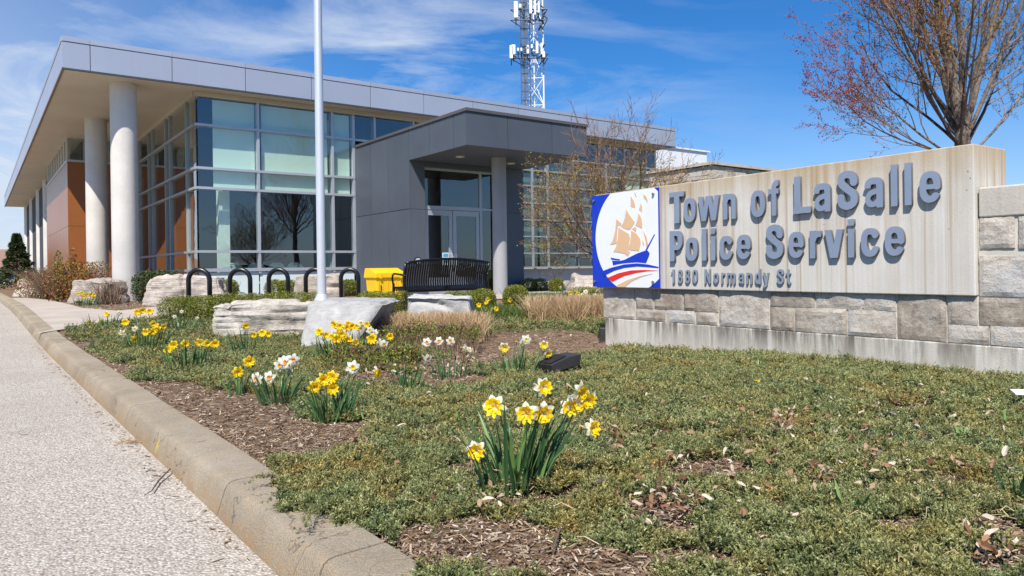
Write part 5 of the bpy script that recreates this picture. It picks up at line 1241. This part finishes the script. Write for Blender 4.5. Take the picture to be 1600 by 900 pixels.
hedge_dense('boxwood_hedge', 'long low boxwood hedge running behind the pale block and under the hoop racks', 332, 492, 458, 480, 11.9, .6, 9000, lumps=7)
hedge_dense('boxwood_hedge', 'boxwood hedge between the grey slab and the yellow bin', 556, 630, 457, 490, 12.6, .7, 6000, lumps=4)
hedge_dense('boxwood_hedge', 'thin boxwood strip between the bench and the pale oblong boulder', 690, 742, 456, 475, 12.9, .6, 3500, lumps=3)
hedge_dense('boxwood_shrub', 'rounded boxwood bush directly left of the canopy pillar foot', 733, 777, 453, 490, 12.4, .6, 4500, lumps=1)
hedge_dense('boxwood_shrub', 'rounded boxwood bush right of the canopy pillar foot', 782, 824, 446, 486, 12.6, .6, 5000, lumps=1)
hedge_dense('boxwood_shrub', 'small dark boxwood under the glass just behind the second hoop rack', 340, 367, 438, 462, 17.8, .5, 2500, lumps=1)
hedge_dense('boxwood_shrub', 'dark clipped boxwood seen through the middle hoop rack', 415, 457, 438, 462, 18.3, .5, 3500, lumps=2)
hedge_dense('boxwood_shrub', 'dark boxwood left of the yellow grit bin beneath the windows', 526, 557, 437, 462, 18.8, .5, 3000, lumps=1)
hedge_dense('boxwood_shrub', 'dark round boxwood against the louvred wall beside the vestibule', 816, 852, 436, 454, 20.2, .6, 2500, lumps=2)
hedge_dense('boxwood_shrub', 'small round boxwood left of the pinkish boulder', 858, 882, 436, 455, 19.6, .5, 2500, lumps=1)
hedge('juniper_shrub', 'dark loose evergreen shrub at the foot of the front column', 203, 262, 424, 474, 16.2, .8, 5000, 'conifer', .05, lumps=3, up=.9)
hedge('low_evergreen', 'low green mat of foliage between the daffodils and the pinkish boulder', 895, 965, 449, 464, 17., .8, 3500, lumps=4)
# spirea mound of the island bed (leaf clumps over brown stems)
def tufts(name, label, cat, px0, px1, ytop, ybase, Y, depth, n, mat, wid=.0035, lean=.35, curl=.25, group=None, hvar=.35, nseg=3, tonelo=0., clumps=0):
    x0, x1 = on_depth(px0, 460, Y).x, on_depth(px1, 460, Y).x; gz_ = float(terrain((x0+x1)/2, Y)); h = on_depth((px0+px1)/2, ytop, Y).z-gz_
    bx = rs.uniform(x0, x1, n); by = rs.uniform(Y, Y+depth, n)
    if clumps:
        cxs = rs.uniform(x0, x1, clumps); cys = rs.uniform(Y, Y+depth, clumps); i = rs.randint(0, clumps, n); bx = cxs[i]+rs.normal(0, .05, n); by = cys[i]+rs.normal(0, .05, n)
    hh = h*(1-hvar*rs.rand(n)); az = rs.uniform(0, 6.28, n); ln = lean*np.abs(rs.normal(0, 1, n))*hh; fx, fy = rs.uniform(0, 6.28, n), 0
    V = []; k = nseg+1
    for j in range(k):
        f = j/nseg; w_ = wid*(1-f*.75); cx = bx+np.cos(az)*ln*(f+curl*f*f); cy = by+np.sin(az)*ln*(f+curl*f*f); cz_ = gz_-.01+hh*(f-curl*.25*f*f*f)
        V.append(np.stack([cx-np.cos(fx)*w_, cy-np.sin(fx)*w_, cz_], 1)); V.append(np.stack([cx+np.cos(fx)*w_, cy+np.sin(fx)*w_, cz_], 1))
    V = np.stack(V, 1).reshape(-1, 3); o = np.arange(n)[:, None, None]*2*k; F_ = (o+np.array([[2*j, 2*j+1, 2*j+3, 2*j+2] for j in range(nseg)])[None]).reshape(-1, 4)
    T = np.repeat(np.clip(tonelo+rs.rand(n), 0, 1), 2*k); me = np_mesh(name, V, F_, [M[mat]], T); t = link(name, me); t['kind'] = 'stuff'
    if label: set_props(t, label, cat, group)
    return t
def spirea(label, px0, px1, ytop, ybase, Y, depth, n, lumps=6, size=.022, mat='spirea', zt=.3):
    t = hedge('spirea_shrub', label, px0, px1, ytop, ybase, Y, depth, int(n*.75), mat, size, lumps=lumps, up=.6); return t
spirea('low red and green budding shrub below the yellow daffodil cluster', 505, 640, 546, 615, 6.1, .8, 9000)
spirea('budding green-red shrub under the long dried grass strip', 592, 742, 508, 575, 7.7, .7, 10000, 7)
tufts('spirea_stems', None, None, 520, 742, 520, 575, 7.0, .9, 900, 'brush', .003, .5, .2, hvar=.6)
tufts('spirea_stems', None, None, 510, 640, 548, 600, 6.1, .8, 500, 'brush', .0025, .5, .2, hvar=.6)
spirea('small green shrub clump left of the lone daffodil leaf tuft', 600, 640, 575, 620, 5.9, .4, 2600, 3)
tufts('dried_grass', 'strip of cut dry tan grass in front of the pale oblong boulder', 'dried grass', 586, 745, 484, 530, 8.7, .65, 9000, 'dry', .004, .40, .25, hvar=.6, clumps=45)
tufts('dried_grass', 'dense cut dry grass clump beside the left end of the sign', 'dried grass', 830, 950, 457, 503, 10.9, .8, 10000, 'dry', .0045, .42, .25, hvar=.6, clumps=45)
tufts('lawn_grass', None, None, 826, 960, 459, 468, 13.5, 2.6, 5000, 'grass', .006, .3, .2)
tufts('lawn_grass', None, None, 742, 850, 478, 505, 11.2, 1.6, 4500, 'grass', .006, .4, .3)
tufts('grass_weeds', None, None, 600, 960, 512, 520, 9.6, .8, 900, 'grass', .004, .6, .5)
tufts('twiggy_stems', 'bare twiggy shrub at the foot of the rear column', 'shrub', 146, 178, 432, 470, 16.1, .4, 260, 'brush', .006, .45, .2)
tufts('barberry_stems', 'grey-brown arching bare shrub at the left of the entrance bed', 'shrub', 22, 100, 412, 452, 19.5, 1.6, 2600, 'brush', .007, .5, .3, clumps=9)
hedge('barberry_shrub', 'orange and green leafy shrub in front of the brown wall', 62, 138, 410, 468, 17.6, 1.3, 5200, 'fall', .045, lumps=5, up=.7)
hedge('barberry_shrub', 'low orange-brown shrub behind the far-left boulders', 18, 70, 425, 452, 20.5, 1.2, 3200, 'fall', .05, lumps=4, up=.7)
for px_, yt_, lb_ in ((84, 393, 'bright green upright shoot left of the brown wall corner'), (106, 388, 'tall green and red shoot at the corner of the brown wall')):
    hedge('leafy_shoot', lb_, px_-5, px_+6, yt_, 440, 17.9, .3, 420, 'fall' if px_ > 100 else 'box_leaf', .05, lumps=1, up=1.2)

# ================================================================== TREES
def grow(P0, D0, L, r0, lev, out, rng_, spread=.6, upb=.12, kids=(6, 5, 4), wob=.14, buds=None, minr=.003):
    n = 7 if lev < 2 else 5; P = [Vector(P0)]; d = Vector(D0).normalized(); R_ = [r0]; D = [d]
    for i in range(n):
        d = (d+Vector((rng_.gauss(0, wob), rng_.gauss(0, wob), rng_.gauss(0, wob)+upb*(1 if lev < 3 else .6)))).normalized(); P.append(P[-1]+d*L/n); D.append(d); R_.append(max(minr*.6, r0*(1-(i+1)/n*.72)))
    out.append((P, R_, lev))
    if lev >= len(kids):
        if buds is not None:
            for i in range(1, n+1): buds.append(P[i].lerp(P[i-1], rng_.random()*.6))
        return
    for k in range(kids[lev]):
        f = .22+.75*(k+rng_.random())/kids[lev]; i = min(n-1, int(f*n)); p = P[i].lerp(P[i+1], f*n-i)
        a = rng_.uniform(0, 6.28); side = D[i].orthogonal().normalized(); side = Matrix.Rotation(a, 3, D[i]) @ side
        nd = D[i]*(1-spread*.5)+side*spread*rng_.uniform(.6, 1.2); grow(p, nd, L*rng_.uniform(.42, .62)*(1.1-f*.4), max(minr, R_[i]*.5), lev+1, out, rng_, spread, upb, kids, wob, buds, minr)
def tree(name, label, base, trunk, limbs, mat, kids, rng_, bud=None, bud_n=2, bud_size=.02, group=None, spread=.6, upb=.12, minr=.003, trunk_mat='bark', jitter=.03, wob=.14, sides=(8, 6, 4, 3, 3), lscale=1., keep=None):
    t = thing(name, label, 'tree', base, group); m = MB(); m.tube(trunk[0], trunk[1], 12)
    limbs = [(p, d, L*lscale, r) for p, d, L, r in limbs]; m.build('trunk', M[trunk_mat], t, smooth=True)
    buds = []; m2 = MB()
    for (p, d, L, r) in limbs:
        out = []; grow(p, d, L, r, 0, out, rng_, spread, upb, kids, wob, buds, minr)
        big = MB()
        for P, R_, lev in out:
            (big if lev == 0 else m2).tube(P, R_, sides[lev], cap=False)
        big.build('limb', M[trunk_mat if r > .02 else mat], t, smooth=True)
    o = m2.build('branches', M[mat], t); o['kind'] = 'stuff'
    if bud:
        B = np.array([tuple(b) for b in buds if keep is None or keep(b)]); B = np.repeat(B, bud_n, 0)+rs.normal(0, jitter, (len(B)*bud_n, 3))
        V, F_, T = leaf_cloud(B, bud_size, .2, asp=.7); 
        T2 = np.clip(np.repeat((B[:, 0]-base[0]+2.7)/2.6, 4)*.55+.42*rs.rand(len(T)), 0, 1) if bud == 'bud_red' else T
        o = link('buds', np_mesh('buds', V, F_, [M[bud]], T2), t); o['kind'] = 'stuff'
    return t
r1 = random.Random(21)
mb = on_depth(1508, 440, 11.5); mb.z = .05
top = Vector((mb.x-.02, 11.5, 2.75)); limbs = []
for (ax_, ay_, az_, L, r_, dz) in [(-.95, .1, .55, 2.5, .022, -.3), (-.8, -.3, .7, 2.8, .026, -.15), (-.62, .3, .9, 3.0, .03, .0), (-.5, -.2, 1, 3.3, .034, .1), (-.36, .2, 1, 3.6, .038, .0), (-.26, -.2, 1, 3.8, .042, .15), (-.15, .1, 1, 4.2, .05, .0), (-.04, -.05, 1, 4.6, .07, .0), (.08, .2, 1, 4.4, .052, .1), (.18, -.1, 1, 4.2, .055, .0), (.3, .2, 1, 3.8, .04, .0), (.42, -.2, 1, 3.5, .036, -.1), (.6, .1, .85, 3., .03, -.2), (.9, .1, .6, 2.6, .024, -.3), (-.5, -.7, .8, 2.6, .024, -.2), (.4, .8, .8, 2.8, .026, -.2), (-.3, .8, .9, 2.8, .026, -.1), (-.95, -.15, .3, 2.1, .018, -.4), (-.9, .3, .42, 2.2, .018, -.3), (-.7, .1, .75, 2.9, .026, .2), (-.42, -.5, .9, 3., .028, .1)]:
    limbs.append((top+Vector((0, 0, dz)), Vector((ax_, ay_, az_)), L, r_))
tree('maple_tree', 'leafless spreading maple with red buds rising behind the right end of the sign', mb, ([(mb.x, 11.5, 0), (mb.x, 11.5, 1.5), (mb.x-.01, 11.5, 2.6), (mb.x-.02, 11.5, 3.4)], [.18, .135, .12, .07]), limbs, 'twig_maple', (7, 6, 3), r1, 'bud_red', 3, .027, upb=.09, spread=.56, jitter=.018, wob=.08, minr=.0036)
r2 = random.Random(8)
sb0 = on_depth(957, 440, 13.2); sb0.z = .12; limbs = []
for (ax_, ay_, az_, L, r_, dz) in [(-.30, .1, 1, 2.6, .028, .5), (-.6, -.1, .8, 2.3, .024, .6), (-.1, -.2, 1, 2.7, .03, .6), (.22, .1, 1, 2.6, .028, .6), (.5, -.1, .95, 2.6, .026, .7), (.75, .1, .85, 2.5, .024, .8), (-.95, .0, .42, 1.9, .02, .75), (-.95, -.2, .2, 1.7, .018, .9), (-.9, .2, .05, 1.5, .016, .85), (.35, .5, .9, 2.2, .02, .6), (-.4, .6, .8, 2., .02, .7), (-.85, .1, .65, 1.8, .018, 1.0)]:
    limbs.append((sb0+Vector((.02*ax_, 0, dz)), Vector((ax_, ay_, az_)), L, r_))
tree('magnolia_tree', 'small multi-stemmed tree with golden buds behind the logo end of the sign', sb0, ([sb0, sb0+Vector((0, 0, .5)), sb0+Vector((0, 0, 1.))], [.07, .055, .04]), limbs, 'twig_mid', (9, 6, 3), r2, 'bud_gold', 1, .024, upb=.07, spread=.6, minr=.0042, trunk_mat='bark', lscale=.86, wob=.09, keep=lambda b: b.z < 2.75 or random.random() < .15, sides=(6, 5, 4, 3, 3))
# spruce by the far house
def spruce(label, base, h, r, n=7000, size=.16, group=None):
    t = thing('spruce_tree', label, 'tree', base, group); m = MB(); m.tube([base, base+Vector((0, 0, h*.95))], [r*.08, .01], 7); m.build('trunk', M['bark'], t)
    f = rs.rand(n)**.75; a = rs.uniform(0, 6.28, n); lay = .82+.18*np.sin(f*42+np.sin(a*3)*1.2); rad_ = r*(1-f)*lay*(.55+.45*np.sqrt(rs.rand(n)))+.03
    rad_ *= 1+.15*np.sin(a*5+f*9)
    P = np.stack([base.x+np.cos(a)*rad_, base.y+np.sin(a)*rad_, base.z+.05*h+f*h*.95], 1); D = np.stack([np.cos(a), np.sin(a), rs.uniform(-.3, .4, n)], 1)+rs.normal(0, .3, (n, 3)); D /= np.linalg.norm(D, axis=1)[:, None]
    V, F_, T = leaf_cloud(P, size, dirs=D, asp=.35); o = link('crown', np_mesh('crown', V, F_, [M['conifer']], T), t); o['kind'] = 'stuff'; return t
b = on_depth(27, 436, 34); spruce('small dense spruce between the far house and the white columns', Vector((b.x, 34, .1)), on_depth(27, 366, 34).z-.1, .95, n=11000, size=.12)
# trees across the road behind the viewer: they are what the glass reflects
r3 = random.Random(4)
LS = ['broad spruce across the road, left of the middle', 'smaller leftmost spruce across the road', 'tallest spruce across the road behind the viewer', 'small spruce at the right end across the road', 'small spruce in the middle of the row across the road']
tl = MB()
for k in range(17):
    x, y, h = -52+k*5.4+r3.uniform(-1.5, 1.5), r3.uniform(-41, -31), r3.uniform(6.5, 9.5)
    tl.tube([(x, y, -.3), (x, y, h*.3), (x+.2, y, h*.62)], [.16, .12, .06], 5)
    for i in range(7):
        out = []; grow((x, y, h*.2+.25*h*i/8), (math.cos(i*2.4), math.sin(i*2.4), .9+i*.12), h*.5, .06, 0, out, r3, .6, .12, (7, 5), .14, None, .012)
        for P, R_, lev in out: tl.tube(P, R_, (5, 4, 3, 3)[lev], cap=False)
tl.build('bare_treeline', M['bark_far'], None)['kind'] = 'stuff'
for k, (x, y, h) in enumerate([(-19, -27, 7), (-28, -25, 6), (0, -31, 8), (10, -31, 6), (-9, -30, 6)]):
    spruce(LS[k], Vector((x, y, -.3)), h, h*.36, 5000, .4, 'spruces across the road')
hedge_n = 26000; hx_ = rs.uniform(-75, 55, hedge_n); P = np.stack([hx_, rs.uniform(-42, -36, hedge_n), -.3+rs.rand(hedge_n)*(3.4+1.4*np.sin(hx_*.31)+.9*np.sin(hx_*.9+1)+.5*np.sin(hx_*2.3))], 1); V, F_, T = leaf_cloud(P, .6); o = link('thicket', np_mesh('thicket', V, F_, [M['conifer']], T)); o['kind'] = 'stuff'

# ================================================================== DAFFODILS
def blade_geo(base, az, lean, L, wid, curl, nseg=7, twist=0.):
    """one strap leaf as a V-folded ribbon"""
    out = []; p = Vector(base); d = Vector((math.cos(az)*math.sin(lean), math.sin(az)*math.sin(lean), math.cos(lean))); h = Vector((math.cos(az), math.sin(az), 0)); sd = Vector((-math.sin(az+twist), math.cos(az+twist), 0))
    for i in range(nseg+1):
        f = i/nseg; w_ = wid*(.75+.5*f if f < .4 else .95*(1-((f-.4)/.6)**2.6)+.03); nn = sd.cross(d).normalized()
        out += [p-sd*w_+nn*w_*.35, p, p+sd*w_+nn*w_*.35]
        p = p+d*L/nseg; d = (d+h*curl*(f**1.4)/nseg*2.2-Vector((0, 0, 1))*curl*.55*(f**2)/nseg*2).normalized()
    fs = []
    for i in range(nseg): o = i*3; fs += [(o, o+1, o+4, o+3), (o+1, o+2, o+5, o+4)]
    return out, fs
def tepal(k, R_, mat, wf=.5):
    """one petal pointing along +X turned by k*60 deg, flower facing +Z"""
    a = k*math.pi/3+(.05*((k*7) % 3-1)); vs = []; nu = 6; c_, s_ = math.cos(a), math.sin(a); lift = .10 if k % 2 else -.02
    for i in range(nu+1):
        f = i/nu; w_ = R_*wf*.5*math.sin(math.pi*min(1, .13+f*.80))**.8*(1 if f < .97 else .25)
        for j in (-1, -.5, 0, .5, 1):
            x = .08*R_+f*R_*.92; y = j*w_; z = R_*(lift+.12*math.sin(f*2.6)-.16*f*f)+.06*R_*(abs(j))*math.sin(f*7+k)+.03*R_*math.sin(k*5+f*9)
            vs.append((x*c_-y*s_, x*s_+y*c_, z))
    fs = [(i*5+j, i*5+j+1, (i+1)*5+j+1, (i+1)*5+j) for i in range(nu) for j in range(4)]
    return vs, fs
def corona(R_, H_, ruff=.16, n=30, split=0):
    vs = []; prof_ = [(.42, 0), (.5, .3), (.62, .62), (.82, .88), (1.05, 1.)]
    for i, (r_, z) in enumerate(prof_):
        for j in range(n):
            t = 2*math.pi*j/n; q = 1+ruff*(i/4)**2*math.sin(j*2*math.pi/n*8+i)+ruff*.6*(i/4)*math.sin(j*1.9+.5); vs.append((R_*r_*q*math.cos(t), R_*r_*q*math.sin(t), H_*(z+ruff*.8*(i/4)**2*math.cos(j*2*math.pi/n*9))))
    fs = [(i*n+j, i*n+(j+1) % n, (i+1)*n+(j+1) % n, (i+1)*n+j) for i in range(4) for j in range(n)]; o = len(vs)
    vs.append((0, 0, H_*.12)); fs += [((j+1) % n, j, o) for j in range(n)]
    for k in range(6):     # frilly inner folds
        a = k*1.05; b0 = len(vs)
        for f in (0, .5, 1.):
            for g in (-1, 1): vs.append((R_*(.2+.5*f)*math.cos(a+g*.35), R_*(.2+.5*f)*math.sin(a+g*.35), H_*(.35+.65*f+.15*g)))
        fs += [(b0, b0+1, b0+3, b0+2), (b0+2, b0+3, b0+5, b0+4)]
    return vs, fs
_fl = {}
def flower_meshes(kind):
    if kind in _fl: return _fl[kind]
    R_ = .044; pm, cm = {'wy': ('petal_white', 'corona_yellow'), 'yy': ('petal_yellow', 'corona_yellow'), 'wo': ('petal_white', 'corona_orange'), 'w': ('petal_white', 'corona_yellow'), 'yo': ('petal_yellow', 'corona_yellow')}[kind]
    pet = []
    for k in range(6):
        vs, fs = tepal(k, R_, pm, .62 if kind != 'yy' else .66); m = MB(); m.add(vs, fs); me = m.mesh('petal', M[pm], True); pet.append(me)
    mall = MB()
    for k in range(6): vs, fs = tepal(k, R_, pm, .66); mall.add(vs, fs)
    star = mall.mesh('petals', M[pm], True)
    big = kind in ('wy', 'yy'); vs, fs = corona(R_*(.68 if big else .32), R_*(.44 if big else .26), .17 if big else .10); m = MB(); m.add(vs, fs); co = m.mesh('corona', M[cm], True)
    _fl[kind] = (pet, star, co); return _fl[kind]
CAMP = Vector((0, 0, H))
def daffodil(label, px, py, flowers, nblades, hpx, rad_m, seed, detail=False, kind='yy', Y=None, group='daffodil clumps', wid=.0062, lean=.32, zoff=0.):
    r = random.Random(seed); b = at(px, py) if Y is None else Vector((on_depth(px, py, Y).x, Y, float(terrain(on_depth(px, py, Y).x, Y))))
    b = b+Vector((0, 0, zoff)); t = thing('daffodil_clump', label, 'daffodils', b, group); Lh = hpx/FP*b.y
    def one(m):
        a = r.uniform(0, 6.28); rr = rad_m*math.sqrt(r.random()); p = b+Vector((math.cos(a)*rr, math.sin(a)*rr*.7, -.02)); le = min(.9, abs(r.gauss(0, lean))*.55+rr/rad_m*lean*.7)
        az = a+r.gauss(0, .5); v, f = blade_geo(p, az, le, Lh*r.uniform(.5, 1.15), wid*r.uniform(.75, 1.15), (r.uniform(.9, 2.0) if r.random() < .2 else r.uniform(.0, .5)), 8 if detail else 5, r.gauss(0, .9)); m.add(v, f, 0, r.random()**1.3*.85)
    if nblades <= 70 and b.y < 8:
        for _ in range(nblades): m = MB(); one(m); o = m.build('leaf', M['blade'], t, smooth=True, col=True)
    else:
        m = MB()
        for _ in range(nblades): one(m)
        o = m.build('leaves', M['blade'], t, smooth=True, col=True); o['kind'] = 'stuff'
    for i, fl in enumerate(flowers):
        fx, fy = fl[0], fl[1]; kd = fl[2] if len(fl) > 2 else kind; yaw = fl[3] if len(fl) > 3 else r.gauss(0, .45); sz = (fl[4] if len(fl) > 4 else 1.)*r.uniform(.88, 1.08); pitch = r.uniform(-.25, .2)
        Yf = b.y+r.uniform(-rad_m, rad_m)*.9; c = on_depth(fx, fy, Yf)
        fac = (CAMP-c); fac.z = 0; fac.normalize(); fac = Matrix.Rotation(yaw, 3, 'Z') @ fac; fac = (fac+Vector((0, 0, math.tan(pitch)))).normalized()
        fl_o = MB(); nb = b+Vector(((c.x-b.x)*.25+r.uniform(-.3, .3)*rad_m, (Yf-b.y)*.5, -.01)); neck = c-fac*.035*sz; apex = neck-fac*.02+Vector((0, 0, .012))
        fl_o.tube([nb, nb.lerp(apex, .5)+Vector((r.uniform(-.015, .015), 0, .01)), apex-Vector((0, 0, .03)), apex, neck, c-fac*.004], [.0034, .003, .0027, .0035, .0035, .005], 6)
        st_ = fl_o.build('flower', M['stem'], t, smooth=True)
        sh = MB(); sh.tube([apex-Vector((0, 0, .035)), apex, neck+Vector((0, 0, .003))], [.0035, .0075, .003], 6); sh.build('sheath', M['sheath'], st_, smooth=True)
        pet, star, co = flower_meshes(kd); Q = fac.to_track_quat('Z', 'Y').to_matrix().to_4x4(); Mx = Matrix.Translation(c) @ Q @ Matrix.Rotation(r.uniform(0, 6.28), 4, 'Z') @ Matrix.Scale(sz, 4)
        if detail:
            for k in range(6): o = link('petal', pet[k], st_, 1); o.matrix_basis = Mx
        else: o = link('petals', star, st_, 1); o.matrix_basis = Mx; o['kind'] = 'stuff'
        o = link('corona', co, st_, 1); o.matrix_basis = Mx
    return t
daffodil('largest daffodil clump in the foreground, white petals with yellow ruffled centres', 800, 768, [(773, 636, 'wy', -.3, 1.05), (848, 605, 'wy', .6), (822, 646, 'wy', -.1), (849, 645, 'wy', .1, 1.05), (889, 637, 'wy', .3), (905, 612, 'wy', .9), (917, 624, 'wy', .5, 1.05), (924, 670, 'wy', .9, .95), (744, 704, 'wy', -.1, .95), (900, 630, 'wy', .5)], 60, 146, .11, 1, True, 'wy', wid=.0092)
daffodil('second foreground clump: four ruffled yellow blooms and one plain white', 518, 655, [(491, 604), (504, 594), (520, 589), (519, 607), (551, 574, 'w', .2), (588, 584, 'yy', 1.2, .9)], 55, 70, .11, 2, True)
daffodil('cluster of small white narcissi with orange centres left of centre', 435, 628, [(437, 571, 'wo'), (447, 566, 'wo'), (459, 562, 'wo'), (451, 573, 'wo'), (401, 592, 'wo'), (421, 590, 'wo'), (443, 565, 'wo')], 44, 55, .13, 3, kind='wo')
daffodil('sparse pair of yellow daffodils left of the white narcissi', 372, 615, [(389, 565), (371, 581)], 20, 45, .07, 4)
daffodil('wide low clump with six yellow blooms in a row near the kerb', 292, 575, [(262, 547), (271, 539), (289, 537), (312, 535), (323, 537), (336, 537), (322, 583, 'yy', .9, .85)], 60, 50, .16, 5)
daffodil('small thin clump with four yellow blooms before the ledgy block', 384, 553, [(384, 509), (397, 523), (410, 521), (419, 522)], 34, 42, .14, 6)
daffodil('dense yellow clump, leftmost large group beside the walk', 228, 547, [(214, 488), (222, 485), (234, 487), (239, 506), (247, 515), (196, 504), (210, 530), (228, 519), (237, 519), (248, 531), (211, 514, 'w'), (191, 521, 'w'), (255, 510), (243, 509)], 60, 50, .22, 7)
daffodil('thin yellow group nearest the walk edge', 165, 513, [(139, 504), (158, 503), (167, 491), (186, 489, 'w')], 60, 24, .28, 8)
daffodil('pale fading narcissi in front of the boxwood mound', 286, 518, [(284, 487, 'w', 0, .7), (273, 495, 'w', 0, .8), (280, 508, 'w', .4, .8), (308, 497, 'w', .2, .7)], 40, 34, .16, 9)
yl = [(499, 519), (523, 507), (531, 510), (519, 527), (509, 524), (528, 520), (533, 522), (545, 507), (549, 510), (560, 510), (545, 531), (555, 535), (562, 545), (566, 538), (581, 530, 'yy', 0, 1.2), (573, 507), (564, 505, 'w'), (578, 516, 'w'), (586, 520, 'w'), (594, 536, 'w'), (609, 526), (600, 538, 'w'), (526, 530, 'yy', 0, 1.2), (541, 512), (537, 525)]
daffodil('big crowded yellow cluster in front of the light grey slab', 548, 575, yl, 110, 44, .30, 10, Y=6.9, wid=.008)
daffodil('row of three white narcissi with yellow cups by the dried grass', 700, 588, [(667, 535, 'wo', 0, .95), (686, 533, 'wo'), (704, 533, 'wo', 0, .85), (668, 561, 'wo', .7)], 26, 44, .14, 11, kind='wo')
daffodil('upright tuft of daffodil leaves with a single nodding bud', 638, 612, [], 42, 52, .08, 12)
daffodil('wilted white and yellow narcissi at the edge of the mulch', 735, 566, [(727, 544, 'w', .9, .8), (737, 548, 'wo', .8, .7), (744, 551, 'wo', 1.2, .7), (733, 546, 'w', .2, .7)], 8, 20, .08, 13)
daffodil('clump with yellow and white blooms left of the black floodlight', 812, 588, [(788, 543, 'wy', 0, 1.1), (815, 537, 'w', 1.0), (822, 531, 'w', .3), (850, 539, 'wy'), (855, 552, 'wy', .7)], 46, 52, .14, 14)
daffodil('small yellow group below the left rounded boxwood', 760, 498, [(748, 477), (760, 473), (761, 484), (770, 484), (762, 468), (775, 483)], 60, 26, .2, 15)
daffodil('few yellow blooms under the right rounded boxwood', 803, 486, [(797, 469), (800, 478)], 30, 22, .14, 16)
daffodil('yellow and white blooms poking up behind the right dried grass', 905, 470, [(891, 458), (900, 461), (903, 459), (910, 461, 'w'), (915, 456, 'w'), (917, 462), (929, 462, 'w')], 40, 15, .2, 17, Y=12.6)
daffodil('yellow and white cluster beside the tan boulder left of the columns', 138, 476, [(123, 459), (128, 458), (133, 460), (137, 461), (142, 459), (145, 465), (139, 467, 'w'), (151, 466, 'w'), (131, 464), (147, 461)], 70, 16, .28, 18)
daffodil('pale narcissi by the small round boxwood left of the pinkish boulder', 880, 455, [(882, 442, 'w'), (876, 449, 'w')], 24, 14, .16, 19, Y=18.2)
daffodil('daffodil leaves at the right edge of the photo', 1594, 772, [], 14, 60, .05, 20)
daffodil('single broad leaf pushing up through the ground cover at centre right', 1262, 655, [], 3, 34, .02, 21)
# bits of fresh green weed and one dandelion
def weed(m):
    for px, py, n in ((1240, 640, 6), (1330, 800, 7), (1510, 690, 8), (700, 665, 9), (1300, 555, 5), (1190, 575, 6), (620, 540, 5), (1130, 560, 5), (1270, 600, 8), (1320, 600, 8), (1575, 665, 4), (560, 660, 4)):
        c = at(px, py)
        for k in range(n):
            a = random.uniform(0, 6.28); v, f = blade_geo(c+Vector((random.gauss(0, .02), random.gauss(0, .02), .02)), a, random.uniform(.3, 1.), random.uniform(.04, .09), random.uniform(.004, .010), .5, 4); m.add(v, f, 0, random.uniform(.7, 1))
m = MB(); weed(m); o = m.build('green_weeds', M['blade'], None, smooth=True, col=True); o['kind'] = 'stuff'
dn = at(1183, 605); t = thing('dandelion', 'single small yellow dandelion in the ground cover below the sign', 'dandelion', dn)
m = MB(); m.lathe(dn+Vector((0, 0, .03)), [(.008, 0), (.022, .008), (.020, .016), (.006, .020)], 14); m.build('flower_head', M['corona_yellow'], t)
m = MB(); m.tube([dn, dn+Vector((0, 0, .035))], .003, 5); m.build('stem', M['stem'], t)
def straws(m):
    for _ in range(150):
        q = at(random.uniform(420, 1590), random.uniform(600, 890)) if random.random() < .6 else at(random.uniform(600, 960), random.uniform(505, 600))
        if .8*q.x+.6*q.y < 1.16: continue
        a = random.uniform(0, 6.28); l = random.uniform(.03, .1)
        m.tube([q+Vector((0, 0, .03)), q+Vector((math.cos(a)*l*.5, math.sin(a)*l*.5, .045)), q+Vector((math.cos(a+.3)*l, math.sin(a+.3)*l, .03))], .0013, 3, c=random.uniform(.5, 1))
m = MB(); straws(m); o = m.build('dry_stalks', M['dry'], None, col=True); o['kind'] = 'stuff'
